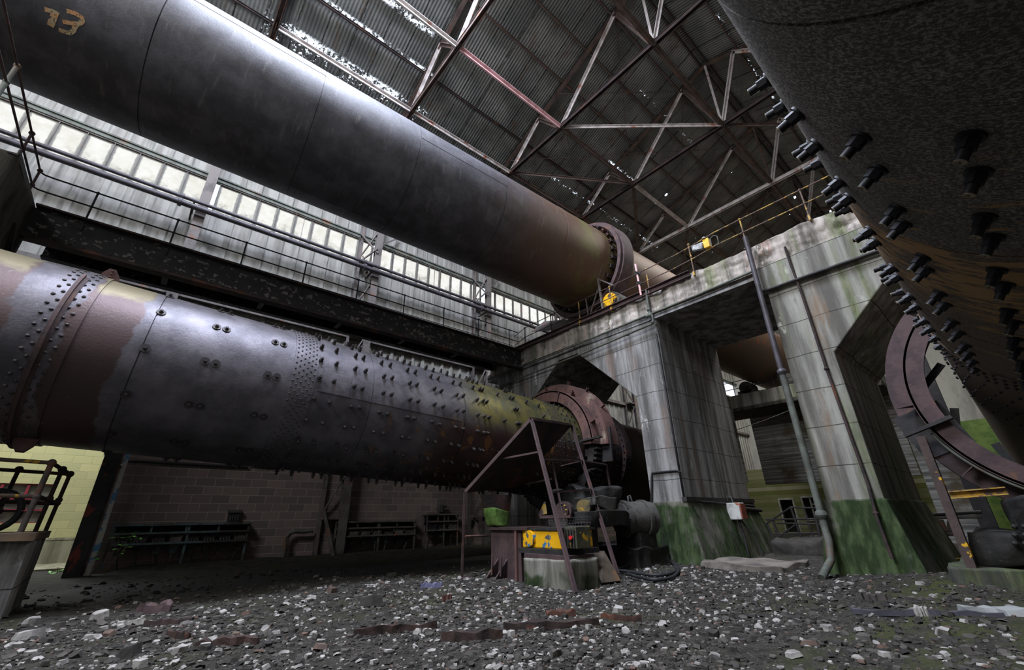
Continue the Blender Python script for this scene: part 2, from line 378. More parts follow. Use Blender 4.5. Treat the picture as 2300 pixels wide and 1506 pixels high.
M['clad'] = simple('dusty_asbestos_sheet', srgb(142,140,134), srgb(112,110,104), scale=1.4, stretch=(2.4,1,.25), c3=srgb(92,86,78), scale3=2.2, lo3=.6, hi3=.75, st3=(2,1,.3), rough=.9, bump=.3)
def blockmat(name, c1, c2, mort, bw=.43, bh=.212, scale=1):
    t = NT(name); c = t.coords(); sp = t.n('ShaderNodeSeparateXYZ'); t.l(c, sp.inputs[0]); cb = t.n('ShaderNodeCombineXYZ')
    t.l(sp.outputs[0], cb.inputs[0]); t.l(sp.outputs[2], cb.inputs[1])
    br = t.n('ShaderNodeTexBrick'); t.l(cb.outputs[0], br.inputs['Vector'])
    br.inputs['Color1'].default_value = c1; br.inputs['Color2'].default_value = c2; br.inputs['Mortar'].default_value = mort
    br.inputs['Scale'].default_value = 1; br.inputs['Mortar Size'].default_value = .008; br.inputs['Brick Width'].default_value = bw; br.inputs['Row Height'].default_value = bh
    br.inputs['Mortar Smooth'].default_value = .2
    col = t.mix(t.math('MULTIPLY', t.step(t.noise(.8, (1,1,1), 5), .45, .7), .6), br.outputs[0], c2)
    t.bump(t.math('ADD', t.math('MULTIPLY', br.outputs[1], -.6), t.math('MULTIPLY', t.noise(20), .5)), .5, .015)
    return t.fin(col, .9, 0, .2)
M['block'] = blockmat('grimy_block_wall', srgb(132,115,110), srgb(108,98,95), srgb(156,147,138))
M['block_yellow'] = blockmat('yellow_painted_blocks', srgb(188,182,132), srgb(172,168,124), srgb(164,160,120), .44, .23)
M['block_green'] = blockmat('mossy_painted_blocks', srgb(168,166,140), srgb(112,118,64), srgb(88,90,62), .44, .23)
def window_mat():
    t = NT('grimy_rooflight_pane'); uv = t.n('ShaderNodeTexCoord'); s = t.n('ShaderNodeSeparateXYZ'); t.l(uv.outputs['UV'], s.inputs[0])
    U, V = s.outputs[0], s.outputs[1]; n = t.noise(7, (1,1,1), 5, .7); n2 = t.noise(2.4, (1,1,1), 5, .7, (3,0,0))
    du = t.math('SUBTRACT', .5, t.math('ABSOLUTE', t.math('SUBTRACT', U, .5)))      # distance to side
    top = t.math('SUBTRACT', 1, V)
    e = t.math('MINIMUM', t.math('MULTIPLY', du, 1.0), t.math('MULTIPLY', top, 1.6))
    cr = t.math('MULTIPLY', t.math('ADD', t.math('MULTIPLY', du, 1.0), t.math('MULTIPLY', top, 1.4)), .52)
    e = t.math('MINIMUM', e, cr)
    e = t.math('ADD', e, t.math('MULTIPLY', t.math('SUBTRACT', n, .5), .10))
    clear = t.step(e, .085, .15)
    grime = t.math('MULTIPLY', t.step(t.math('ADD', V, t.math('MULTIPLY', t.math('SUBTRACT', n2, .5), 1.2)), .46, .08), t.step(n, .36, .60))
    clear = t.math('MULTIPLY', clear, t.math('SUBTRACT', 1, t.math('MULTIPLY', grime, .75)))
    t.fin(srgb(110,108,100), .8)
    em = t.n('ShaderNodeEmission'); t.l(t.mix(t.step(n2, .3, .7), srgb(232,231,222), srgb(250,250,248)), em.inputs[0]); em.inputs[1].default_value = 1.05
    mx = t.n('ShaderNodeMixShader'); t.l(clear, mx.inputs[0]); t.l(t.b.outputs[0], mx.inputs[1]); t.l(em.outputs[0], mx.inputs[2]); t.l(mx.outputs[0], t.out.inputs[0])
    return t.m
M['pane'] = window_mat()
def groundmat():
    t = NT('trodden_cement_dust'); X = t.axis('X'); Y = t.axis('Y')
    col = t.mix(t.step(t.noise(6, (1,1,1), 7, .75), .35, .65), srgb(44,42,38), srgb(76,72,66))
    col = t.mix(t.math('MULTIPLY', t.step(t.noise(.5, (1,1,1), 5, .7, (3,3,0)), .5, .62), .75), col, srgb(62,64,38))
    sp = t.step(t.noise(42, (1,1,1), 3, .7, (1,2,3)), .6, .66)
    spm = t.math('MULTIPLY', sp, t.step(Y, 8.4, 7.0))
    col = t.mix(t.math('MULTIPLY', spm, .7), col, srgb(150,144,136))
    wob = t.math('MULTIPLY', t.math('SUBTRACT', t.noise(.6), .5), 1.6)
    wet = t.math('MULTIPLY', t.step(t.math('ADD', Y, wob), 8.8, 9.5), t.step(t.math('ADD', Y, wob), 12.0, 11.2))
    col = t.mix(t.math('MULTIPLY', wet, .7), col, srgb(46,43,41))
    rm = t.math('MULTIPLY', t.math('MULTIPLY', t.step(X, 3.0, 3.8), t.step(t.math('ADD', Y, t.math('MULTIPLY', wob, .4)), 1.9, 1.3)), t.step(t.noise(1.2, (.7,1.6,1), 5, .7), .42, .6))
    col = t.mix(t.math('MULTIPLY', rm, .7), col, srgb(80,86,40))
    rough = t.math('SUBTRACT', .95, t.math('MULTIPLY', wet, .35))
    t.bump(t.math('ADD', t.noise(16, (1,1,1), 8, .8), t.noise(50, (1,1,1), 4, .8)), .9, .04)
    return t.fin(col, rough, 0, .3)
M['ground'] = groundmat()
M['peb_dark'] = simple('dark_rubble', srgb(46,43,40), srgb(62,58,54), scale=5, rough=.95, bump=.4)
M['peb_mid'] = simple('grey_rubble', srgb(80,76,71), srgb(62,58,54), scale=5, rough=.95, bump=.4)
M['peb_pale'] = simple('pale_chips', srgb(156,152,147), srgb(112,108,104), scale=6, rough=.9, bump=.3)
M['peb_brown'] = simple('brick_rubble', srgb(98,80,70), srgb(76,64,58), scale=5, rough=.95, bump=.4)
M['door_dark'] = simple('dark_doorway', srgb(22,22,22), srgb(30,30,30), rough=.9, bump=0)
M['white_paint'] = simple('flaking_white_paint', srgb(196,196,190), srgb(150,150,144), scale=5, rough=.7, bump=.2)
M['red_frame'] = simple('red_window_paint', srgb(140,40,52), srgb(110,34,42), scale=5, rough=.6, bump=.2)
M['dirty_glass'] = simple('dirty_glass', srgb(112,112,100), srgb(84,84,78), scale=3, rough=.35, bump=.05)
M['dark_glass'] = simple('dark_glass', srgb(14,14,16), srgb(24,24,26), scale=3, rough=.25, bump=0)
M['blue_paint'] = simple('blue_and_white_paint', srgb(84,136,176), srgb(180,178,170), scale=2.6, lo=.47, hi=.5, c3=srgb(110,72,62), lo3=.62, hi3=.68, rough=.6, bump=.2)
M['teal'] = simple('teal_paint', srgb(86,104,106), srgb(72,76,76), scale=4, c3=srgb(60,54,50), lo3=.5, hi3=.6, rough=.7, bump=.3)
M['leaf'] = simple('fresh_leaf', srgb(98,160,40), srgb(70,130,34), scale=6, rough=.6, bump=0)
M['twig'] = simple('dry_twig', srgb(110,98,72), srgb(84,74,54), rough=.9, bump=.2)
M['timber'] = simple('rotten_timber', srgb(62,46,40), srgb(38,30,28), scale=3, stretch=(1,1,1), c3=srgb(92,56,42), scale3=3, lo3=.6, hi3=.7, rough=.95, bump=.9, bscale=10)
M['mesh'] = simple('dusty_wire_mesh', srgb(96,92,90), srgb(66,62,60), rough=.7, bump=.2)
M['red'] = simple('red_button', srgb(206,40,40), rough=.4, bump=0)
M['sign_white'] = simple('weathered_enamel', srgb(190,190,186), srgb(150,150,146), c3=srgb(150,84,60), scale3=4, lo3=.62, hi3=.66, rough=.6, bump=.2)
M['leaf_yellow'] = simple('fallen_yellow_leaf', srgb(214,166,36), srgb(186,136,24), rough=.7, bump=0)
M['green_strip'] = simple('green_plants', srgb(98,116,58), srgb(70,94,42), scale=2.5, rough=.9, bump=.4)
# ------------------------------------------------------------------ the setting: ground, walls, roof
def sst(a, b, x):
    t = max(0, min(1, (x-a)/(b-a))) if a != b else 0
    return t*t*(3-2*t)
def gz(x, y):
    h = .05*noise.noise((x*.45, y*.45, 1)) + .025*noise.noise((x*1.7, y*1.7, 4))
    h += .16*math.exp(-((x-13.2)/1.6)**2-((y-4.0)/1.1)**2)*1.6          # spill between the piers
    h += .14*sst(12.6, 13.8, y)*sst(-.2, .8, x)                          # dust banked against the wall
    h -= .05*math.exp(-((y-10.2)/.9)**2)*sst(0, 2, x)                    # worn track
    h += .10*math.exp(-((x-10.2)/1.2)**2-((y-6.6)/1.2)**2)
    h += .16*math.exp(-((x-9.3)/1.5)**2-((y-1.2)/1.0)**2)
    return h - .02
def gfine(x, y, d):
    return gz(x, y) + (.022*noise.noise((x*6, y*6, 2)) + .012*noise.noise((x*15, y*15, 9))) * max(.3, 1-d/14)
def ground():
    # polar-free graded grid: fine near the viewer's side, coarse far away
    def axisvals(a, b, c, fine, grow):
        out = [c]; s = fine; p = c
        while p < b: p += s; out.append(min(p, b)); s *= grow
        s = fine; p = c; lo = []
        while p > a: p -= s; lo.append(max(p, a)); s *= grow
        return lo[::-1]+out
    xs = axisvals(-14, 44, 2.5, .045, 1.018); ys = axisvals(-12, 24, 4.0, .045, 1.018)
    m = MB(); vs = []
    for x in xs:
        for y in ys:
            d = math.hypot(x, y); vs.append((x, y, gfine(x, y, d)))
    n = len(ys); fs = [(i*n+j, (i+1)*n+j, (i+1)*n+j+1, i*n+j+1) for i in range(len(xs)-1) for j in range(n-1)]
    m.add(vs, fs, 0, True)
    return m
struct(ground().build('floor', M['ground']))

WY = 14.3
# block wall under the sheeting; the bay left of the first column stands open
m = MB(); m.box((-.40, WY, -.3), (38, WY+.2, 3.95)); struct(m.build('wall_left', M['block']))
m = MB(); m.box((-.40, WY-.03, 3.1), (38, WY+.0, 3.28)); struct(m.build('trim_1', M['grey_steel']))
# ribbed sheeting
def ribbed(x0, x1, z0, z1, y, pitch=.44, d=.05):
    m = MB(); x = x0; pr = []
    while x < x1:
        pr += [(x, y), (x+pitch*.62, y), (x+pitch*.70, y-d), (x+pitch*.92, y-d)]; x += pitch
    pr.append((x, y)); n = len(pr)
    vs = [(a, b, z0) for a, b in pr]+[(a, b, z1) for a, b in pr]
    m.add(vs, [(i, i+1, n+i+1, n+i) for i in range(n-1)])
    return m
mm = ribbed(-9, 38, 3.9, 7.0, WY+.02); struct(mm.build('wall_left', M['clad']))
mm = ribbed(-9, 38, 7.12, 10.04, WY, .5, .04); struct(mm.build('wall_left', M['clad']))
mm = ribbed(-9, 38, 11.3, 17.4, WY, .5, .04); struct(mm.build('wall_left', M['clad']))
m = MB(); m.box((-9, WY-.16, 6.96), (38, WY+.1, 7.12)); struct(m.build('trim_2', M['grey_steel']))
m = MB(); m.box((-9, WY-.06, 11.24), (38, WY+.1, 11.36)); m.box((-9, WY-.1, 11.36), (38, WY, 11.41)); struct(m.build('trim_3', M['conduit']))
m = MB(); m.box((-9, WY-.05, 10.0), (38, WY+.1, 10.08)); struct(m.build('trim_4', M['clad']))
# windows between the columns
COLX = [-5.85, -.36, 5.18, 10.55, 16.0, 21.5, 27.0]
for wi in range(len(COLX)-1):
    x0, x1 = COLX[wi]+.18, COLX[wi+1]-.12
    fr = MB(); pn = MB(); N = 9; pw = (x1-x0)/N
    fr.box((x0, WY-.03, 10.08), (x1, WY+.05, 10.12)); fr.box((x0, WY-.03, 11.20), (x1, WY+.05, 11.24))
    uvs = []
    for k in range(N+1): fr.box((x0+k*pw-.009, WY-.02, 10.1), (x0+k*pw+.009, WY+.03, 11.22))
    if wi in (1, 2):
        k = 4.5; fr.box((x0+k*pw-.006, WY-.02, 10.12), (x0+k*pw+.006, WY+.01, 11.2))
    for k in range(N):
        a, b = x0+k*pw+.008, x0+(k+1)*pw-.008
        pn.add([(a, WY+.02, 10.10), (b, WY+.02, 10.10), (b, WY+.02, 11.22), (a, WY+.02, 11.22)], [(0,1,2,3)])
    o = struct(fr.build('window_%d' % (wi+1), M['grey_steel']))
    p = pn.build('pane', M['pane'], o)
    uv = p.data.uv_layers.new(name='UVMap')
    for poly in p.data.polygons:
        for li in poly.loop_indices:
            v = p.data.vertices[p.data.loops[li].vertex_index].co
            a = x0+(poly.index)*pw
            uv.data[li].uv = ((v.x-a)/pw, (v.z-10.10)/1.12)
# roof: two corrugated slopes, ridge at y 4.1, with the sheets missing over the near bay
ZE, SL, YR = 17.3, .39, 4.1
def zr(y): return ZE + SL*(14.2 - y) if y >= YR else ZE + SL*(y + 6.0)
def roof_slope(ys):
    m = MB(); p = .125; x = -10.0; xs = []
    while x < 40: xs.append(x); x += p/4
    for k in range(len(ys)-1):
        ya, yb = ys[k], ys[k+1]
        if ya > yb: ya, yb = ya+.06, yb
        else: ya, yb = ya-.06, yb
        row = []; idx = {}
        vs = []; fs = []
        for i, x in enumerate(xs):
            dz = .018*math.sin(2*math.pi*x/p)
            vs += [(x, ya, zr(max(min(ya, 14.6), -6.4))+dz+.0), (x, yb, zr(yb)+dz+.02)]
        for i in range(len(xs)-1):
            gap = (-3.2 < xs[i] < 4.4 and 4.0 <= min(ya, yb) and max(ya, yb) < 8.5 and YR < max(ya, yb))
            if not gap: fs.append((2*i, 2*i+2, 2*i+3, 2*i+1))
        m.add(vs, fs, 0, True)
    return m
PUR = [14.3, 12.85, 11.35, 9.85, 8.4, 6.95, 5.5, 4.08]
PUR2 = [-6.1, -4.65, -3.15, -1.65, -.2, 1.25, 2.7, 4.12]
mm = roof_slope([14.7]+PUR[1:]); mm2 = roof_slope([-6.5]+PUR2[1:])
mm.add(mm2.v, mm2.f, 0, True)
struct(mm.build('ceiling', M['roof']))
# the other walls of the hall: behind the camera with a slot for the added gable light, to the right, and at the far end
m = MB(); m.box((-10, -6.6, -.3), (40, -6.4, 17.3)); struct(m.build('wall_right', M['clad']))
m = MB(); m.box((-10.1, -6.5, -.3), (-9.9, 14.5, 11.2)); m.prism([(-6.5, 15.9), (14.5, 15.9), (14.5, 17.3), (YR, 21.2), (-6.5, 17.1)], 0, -10.1, -9.9); struct(m.build('wall_front', M['clad']))
m = MB(); m.prism([(-6.5, -.3), (14.5, -.3), (14.5, 17.3), (YR, 21.2), (-6.5, 17.1)], 0, 38.0, 38.2); struct(m.build('wall_back', M['clad']))
# far lower wall, with the doorway, seen through the portal
XB = 30.0
def P30(x, y): p = aX(x, y, XB); return p.y, p.z
dy0, dz1 = P30(1751, 1124); dy1, _ = P30(1779, 1124); _, dz0 = P30(1765, 1196)
wy0, wz1 = P30(1802, 1119); wy1, _ = P30(1832, 1119); _, wz0 = P30(1818, 1166)
m = MB()
ytop = 3.6
m.box((XB, dy0, -.5), (XB+.3, 16, ytop)); m.box((XB, dy1, dz1), (XB+.3, dy0, ytop)); m.box((XB, dy1, -.5), (XB+.3, dy0, dz0))
m.box((XB, wy0, -.5), (XB+.3, dy1, ytop)); m.box((XB, wy1, wz1), (XB+.3, wy0, ytop)); m.box((XB, wy1, -.5), (XB+.3, wy0, wz0)); m.box((XB, 3.0, -.5), (XB+.3, wy1, ytop))
struct(m.build('wall_back', M['block_green']))
fr = MB(); t = .09
fr.box((XB-.04, dy0, dz0), (XB+.1, dy0+t, dz1+t)); fr.box((XB-.04, dy1-t, dz0), (XB+.1, dy1, dz1+t)); fr.box((XB-.04, dy1, dz1), (XB+.1, dy0, dz1+t))
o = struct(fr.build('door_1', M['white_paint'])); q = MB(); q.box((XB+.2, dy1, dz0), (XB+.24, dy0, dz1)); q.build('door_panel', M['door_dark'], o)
fr = MB()
fr.box((XB-.05, wy0, wz0-.1), (XB+.1, wy0+t, wz1+t)); fr.box((XB-.05, wy1-t, wz0-.1), (XB+.1, wy1, wz1+t)); fr.box((XB-.05, wy1, wz1), (XB+.1, wy0, wz1+t)); fr.box((XB-.09, wy1-.1, wz0-.12), (XB+.1, wy0+.1, wz0))
ym = wy0*.45+wy1*.55; fr.box((XB-.03, ym-.04, wz0), (XB+.1, ym+.04, wz1)); fr.box((XB-.03, wy1, wz0*.35+wz1*.65), (XB+.1, ym, wz0*.35+wz1*.65+.07))
o = struct(fr.build('window_8', M['white_paint'])); q = MB(); q.box((XB+.12, wy1, wz0), (XB+.14, wy0, wz1)); q.build('pane', M['dark_glass'], o)
# board-marked wall behind the first portal, carried above the doorway
a = aX(1716, 1020, 26.6); b = aX(1836, 1082, 26.6)
m = MB(); m.box((26.6, 3.2, b.z), (27, a.y+.3, 6.9)); m.box((15.5, a.y, b.z), (23.7, a.y+.35, 6.9)); struct(m.build('wall_back', M['board']))
# pale wall behind the second opening
a = aX(2040, 1060, 22); b = aX(2188, 1130, 22)
m = MB(); m.box((22, b.y, -.2), (22.4, 2.6, 6.8)); struct(m.build('wall_back', M['board']))
# yellow-painted building wall beyond the open bay
Y2 = 19.0
r0 = aY(120, 1098, Y2); r1 = aY(40, 1178, Y2)
wx1 = aY(118, 1100, Y2).x; wz1 = aY(60, 1087, Y2).z; wz0 = aY(60, 1176, Y2).z; wx0 = wx1-3.6
m = MB(); m.box((wx1, Y2, .55), (4.0, Y2+.3, 7.5)); m.box((wx0, Y2, wz1), (wx1, Y2+.3, 7.5)); m.box((wx0, Y2, .55), (wx1, Y2+.3, wz0)); m.box((-12, Y2, .55), (wx0, Y2+.3, 7.5))
struct(m.build('wall_outside', M['block_yellow']))
m = MB(); m.box((-12, Y2-.14, -.1), (4, Y2+.3, .6)); m.box((-12, Y2-.06, .62), (4, Y2, .68)); m.box((-12, Y2-.03, 5.2), (4, Y2, 5.42)); struct(m.build('trim_5', M['pale_conc']))
m = MB(); m.box((-12, 16.6, -.1), (4, Y2-.1, .02)); struct(m.build('trim_6', M['pale_conc']))
fr = MB(); N = 7; pw = (wx1-wx0)/N; hz = (wz1-wz0)
for k in range(N+1): fr.box((wx0+k*pw-.03, Y2+.02, wz0), (wx0+k*pw+.03, Y2+.1, wz1))
for q in (0, .33, .62, 1): fr.box((wx0, Y2+.02, wz0+hz*q-.025), (wx1, Y2+.1, wz0+hz*q+.025))
o = struct(fr.build('window_9', M['red_frame']))
g = MB()
for k in range(N):
    for r, (qa, qb) in enumerate(((0,.33),(.33,.62),(.62,1))):
        pale = (k*3+r*5) % 4 in (1, 2) if k > 2 else False
        g.add([(wx0+k*pw, Y2+.12, wz0+hz*qa), (wx0+(k+1)*pw, Y2+.12, wz0+hz*qa), (wx0+(k+1)*pw, Y2+.12, wz0+hz*qb), (wx0+k*pw, Y2+.12, wz0+hz*qb)], [(0,1,2,3)], 1 if k >= 5 or pale else 0)
g.build('pane', [M['dark_glass'], M['dirty_glass']], o)

# ------------------------------------------------------------------ the concrete portals that carry the kilns
XF, XK = 10.0, 13.6
root = thing('concrete_portal', 'big streaked concrete portal with mossy feet carrying the walkway rail across the hall', 'kiln support', (XF, 4, 0))
m = MB()   # crosshead: rough spalled face above a smooth lip
ny, nz = 300, 16; ys = [-6.2+19.3*i/ny for i in range(ny+1)]; zs = [6.26+.66*j/nz for j in range(nz+1)]
vs = []
for y in ys:
    for j, z in enumerate(zs):
        k = noise.noise((y*2.2, z*3.2, 3)); k2 = noise.noise((y*6, z*7, 8)); edge = j/nz
        dep = .07*k+.045*k2+.03*noise.noise((y*13, z*13, 2))+.07*sst(.0, .3, noise.noise((y*.8, 2, 5)))*edge
        top = -.05*max(0, noise.noise((y*1.5, 7, 1)))*(1 if j == nz else 0)
        vs.append((XF-.06+dep, y, z+top))
n = nz+1; fs = [(i*n+j, i*n+j+1, (i+1)*n+j+1, (i+1)*n+j) for i in range(ny) for j in range(nz)]
b = len(vs); vs += [(XK, y, 6.9) for y in ys]; fs += [(i*n+nz, b+i, b+i+1, (i+1)*n+nz) for i in range(ny)]
m.add(vs, fs, 0, True)
m.box((XF-.09, -6.2, 6.2), (XK, 13.1, 6.27), 0)
m.build('crosshead', M['beam_conc'], root)
m = MB(); m.box((XF-.03, -6.2, 6.05), (XK, 13.1, 6.2)); m.build('crosshead_lip', M['portal'], root)
m = MB(); m.box((XF-.10, -1.2, 5.66), (XF+.1, 2.74, 6.28)); m.box((XF-.06, 2.66, 6.0), (XF+.0, 2.74, 6.1)); m.build('corbel', M['portal_moss'], root, bevel=.02)
def pier(poly, mat, front=None): 
    m = MB(); m.prism(poly, 0, XF, XK); return m.build('pier', mat, root, bevel=.025)
pier([(5.45,1.1),(6.38,1.1),(6.38,4.0),(8.35,5.88),(9.2,5.88),(9.2,6.06),(5.45,6.06)], M['portal'])
pier([(11.4,-.3),(12.5,-.3),(12.5,6.06),(9.2,6.06),(9.2,5.88),(11.4,4.1)], M['portal'])
pier([(1.79,1.1),(2.66,1.1),(2.62,6.06),(-.55,6.06),(-.55,5.88),(-.15,5.88),(1.79,3.94)], M['portal_moss'])
pier([(-3.79,-.3),(-5.0,-.3),(-5.0,6.06),(-.55,6.06),(-.55,5.88),(-1.85,5.88),(-3.79,3.94)], M['portal'])
def hexa(lo, hi, z0, z1):
    (x0,x1,y0,y1),(a0,a1,b0,b1) = lo, hi; m = MB()
    n = 10
    m.add([(x0,y0,z0),(x1,y0,z0),(x1,y1,z0),(x0,y1,z0),(a0,b0,z1),(a1,b0,z1),(a1,b1,z1),(a0,b1,z1)], [(0,3,2,1),(4,5,6,7),(0,1,5,4),(1,2,6,5),(2,3,7,6),(3,0,4,7)])
    return m
hexa((9.8, 14.3, 5.05, 6.75), (9.96, 13.7, 5.42, 6.42), -.3, 1.32).build('plinth', M['plinth'], root, bevel=.03)
hexa((9.75, 14.3, 1.45, 3.05), (9.95, 13.7, 1.76, 2.70), -.35, 1.22).build('plinth', M['plinth'], root, bevel=.03)
m = MB(); m.box((9.92, 5.38, 1.3), (13.7, 5.5, 1.4)); m.build('ledge', M['black_steel'], root)
# second portal deeper in the hall
root = thing('concrete_portal', 'distant mossy concrete crosshead seen between the two piers', 'kiln support', (24, 6, 0))
m = MB(); m.box((24, 3.0, 6.28), (26.4, 12.4, 7.0)); m.build('crosshead', M['portal_moss'], root, bevel=.05)
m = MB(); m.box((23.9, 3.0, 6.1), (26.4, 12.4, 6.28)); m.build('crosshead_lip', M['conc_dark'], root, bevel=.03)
m = MB(); m.box((24.2, 10.6, -.3), (26.2, 11.8, 6.1)); m.build('pier', M['portal'], root, bevel=.03)
# portal beside the camera, only its window-side end shows
root = thing('concrete_portal', 'dark rough crosshead end at the upper left picture edge', 'kiln support', (-4, 8, 0))
def rough(lo, hi, n=14, amp=.06, seed=0):
    m = MB(); me = bmesh.new(); bmesh.ops.create_cube(me, size=1); bmesh.ops.subdivide_edges(me, edges=me.edges, cuts=n, use_grid_fill=True)
    for v in me.verts:
        v.co = Vector([lo[i]+(v.co[i]+.5)*(hi[i]-lo[i]) for i in range(3)])
        k = Vector((noise.noise(v.co*2.2+Vector((seed,0,0))), noise.noise(v.co*2.2+Vector((0,seed+9,0))), noise.noise(v.co*2.2+Vector((0,0,seed+5)))))
        v.co += k*amp
    me.verts.index_update()
    m.add([v.co[:] for v in me.verts], [[v.index for v in f.verts] for f in me.faces], 0, True); me.free()
    return m
c = aY(80, 470, 11.0)
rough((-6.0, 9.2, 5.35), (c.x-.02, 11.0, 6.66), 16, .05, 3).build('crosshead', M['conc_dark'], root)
m = MB(); m.angle((-2.76, 11.06, 6.62), (-2.76, 9.2, 6.62), .12, .02); m.bar((c.x+.0, 11.02, 6.7), (c.x, 11.02, 5.3), .10, .06, (1,0,0)); m.bar((c.x, 10.4, 6.0), (c.x+.02, 11.0, 5.4), .06, .04); m.build('edge_angle', M['black_steel'], root)
# ------------------------------------------------------------------ rotary kilns (local x runs along the kiln axis)
def kiln_root(label, c0, a, group='rotary kilns'):
    a = Vector(a).normalized(); u = Vector((0,0,1)).cross(a).normalized(); v = a.cross(u)
    o = thing('rotary_kiln', label, 'rotary kiln', (0,0,0), group)
    mw = Matrix(((a.x, u.x, v.x, c0[0]), (a.y, u.y, v.y, c0[1]), (a.z, u.z, v.z, c0[2]), (0,0,0,1)))
    o.matrix_world = mw
    return o, mw
def shell_prof(s0, s1, r, seams, w=.006, d=.006):
    pr = [(s0, r)]
    for q in seams: pr += [(q-w, r), (q-w*.4, r-d), (q+w*.4, r-d), (q+w, r)]
    pr.append((s1, r))
    out = [pr[0]]                       # extra rings keep the long runs well shaded
    for p in pr[1:]:
        g = p[0]-out[-1][0]; k = max(1, int(g/.8)); q = out[-1]
        for i in range(1, k+1): out.append((q[0]+g*i/k, q[1]+(p[1]-q[1])*i/k))
    return out
def cyl_strip(mb, s0, s1, t0, t1, r, th=.012, mi=0):
    n = max(3, int(abs(t1-t0)/3)); mb.lathe([(s0, r-.01), (s0, r+th), (s1, r+th), (s1, r-.01)], n, t0, t1, mi, False, True, True)
def shell(mb, s0, s1, r, seams, n):
    e = [s0]+list(seams)+[s1]
    for a, b in zip(e[:-1], e[1:]):
        k = max(1, int((b-a)/.8)); w = .006
        mb.lathe([(a+w*(a != s0)+(b-a-w*2)*i/k, r) for i in range(k+1)], n)
    for q in seams: mb.lathe([(q-.008, r), (q-.004, r-.012), (q+.006, r-.012), (q+.009, r)], n, smooth=False)
def on(s, th, r): th = math.radians(th); return Vector((s, r*math.cos(th), r*math.sin(th)))
def radial(th): th = math.radians(th); return Vector((0, math.cos(th), math.sin(th)))
def place_local(o, s, th, r):
    z = radial(th); x = Vector((1,0,0)); y = z.cross(x)
    p = on(s, th, r)
    o.matrix_local = Matrix(((x.x, y.x, z.x, p.x), (x.y, y.y, z.y, p.y), (x.z, y.z, z.z, p.z), (0,0,0,1)))
def baked(me_v, me_f, s, th, r, mb, sm):
    z = radial(th); x = Vector((1,0,0)); y = z.cross(x); p = on(s, th, r)
    mb.add([p+x*a+y*b+z*c for a, b, c in me_v], me_f, 0, sm)
def bolt_geo(r, h, flange, nut=6, end=None):
    m = MB()
    if flange: m.cyl((0,0,-.01), (0,0,.014), flange, 14)
    m.cyl((0,0,.0), (0,0,h*.55), r*1.55, nut, smooth=False)
    m.cyl((0,0,h*.5), (0,0,h), r, 10)
    return m
def rivet_geo(r, h):
    m = MB(); m.dome((0,0,-.004), (0,0,1), r, h, 8, 2); return m
# the visible items nearest to the camera become parts of their own, the rest one part
def studs(root, mw, items, protos, mat, cap=100, stuffname='rivet'):
    inv = mw.inverted(); cl = inv @ CAMP
    def vis(s, th, r):
        p = on(s, th, r); d = cl-p; return radial(th).dot(d.normalized()), d.length
    L = []
    for (kind, s, th, r) in items:
        c, d = vis(s, th, r)
        if c < -.16: continue
        L.append((protos[kind][2]/d*(1 if c > -.05 else .6), kind, s, th, r))
    L.sort(key=lambda q: -q[0])
    meshes = {k: protos[k][1].data(k, mat) for k in protos}
    for _, kind, s, th, r in L[:cap]:
        o = bpy.data.objects.new(protos[kind][0], meshes[kind]); COL.objects.link(o); o.parent = root; place_local(o, s, th, r)
    rest = MB()
    for _, kind, s, th, r in L[cap:]:
        g = protos[kind][1]; baked(g.v, g.f, s, th, r, rest, False)
    if rest.v:
        o = rest.build(stuffname, mat, root, True); o['kind'] = 'stuff'
# ---- kiln low on the left
R1 = 1.3
k1, mw1 = kiln_root('lower left kiln with a riveted strap and rows of studs, passing under the concrete portal', (0, 9.0, 3.31), (1, .002, -.0505))
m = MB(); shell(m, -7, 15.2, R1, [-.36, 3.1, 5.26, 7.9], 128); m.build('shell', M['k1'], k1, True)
m = MB(); m.lathe([(-1.49, R1-.01), (-1.49, R1+.02), (-1.06, R1+.02), (-1.06, R1-.01)], 128, smooth=False, closed=True)
m.build('strap', M['k1'], k1, True)
m = MB(); m.lathe([(-1.325, R1), (-1.325, R1+.085), (-1.295, R1+.085), (-1.295, R1)], 128, 134, 300, smooth=False, closed=True, caps=True)
m.lathe([(-1.35, R1), (-1.35, R1+.035), (-1.25, R1+.035), (-1.25, R1)], 128, 134, 300, smooth=False, closed=True, caps=True)
lab(m.build('ridge_flange', M['rust'], k1, True), 'rust brown upstanding flange along the strap')
m = MB()
for t in (101, 256): # triangular lugs on the strap
    m = MB()
    z = radial(t); y = Vector((1,0,0)); w_ = y.cross(z)
    c = on(-1.16, t, R1+.015); pts = [c-y*.13, c+y*.13, c+y*.10+z*.1, c+y*.04+z*.19, c-y*.04+z*.19, c-y*.10+z*.1]
    m.plate([p-w_*.03 for p in pts], .05)
    for q in (.05, .1, .15): m.dome(c+z*q+w_*.03, w_, .018, .02)
    m.build('lug', M['rust_pink'], k1, True)
m = MB(); cyl_strip(m, 1.63, 2.03, 0, 360, R1, .018); m.build('strap', M['k1'], k1, True)
for q, h_ in (((2.21, 2.66, 146, 183, ), .010), ((2.06, 2.14, 150, 176), .012), ((2.10, 2.72, 183, 184), .014)):
    m = MB(); cyl_strip(m, *q, R1, h_); m.build('cover_plate', M['k1'], k1, True)
for q, h_ in (((2.80, 5.15, 182.5, 184), .010), ((2.80, 2.82, 140, 182), .006), ((8.0, 8.45, 0, 360), .02)):
    m = MB(); cyl_strip(m, *q, R1, h_); m.build('seam_strip', M['k1'], k1, True)
items = []
for s, off in ((-1.455, 0), (-1.385, 3.6), (-1.245, 0), (-1.175, 3.6)):
    for i in range(50): items.append(('rivet', s, 7.2*i+off, R1+.02))
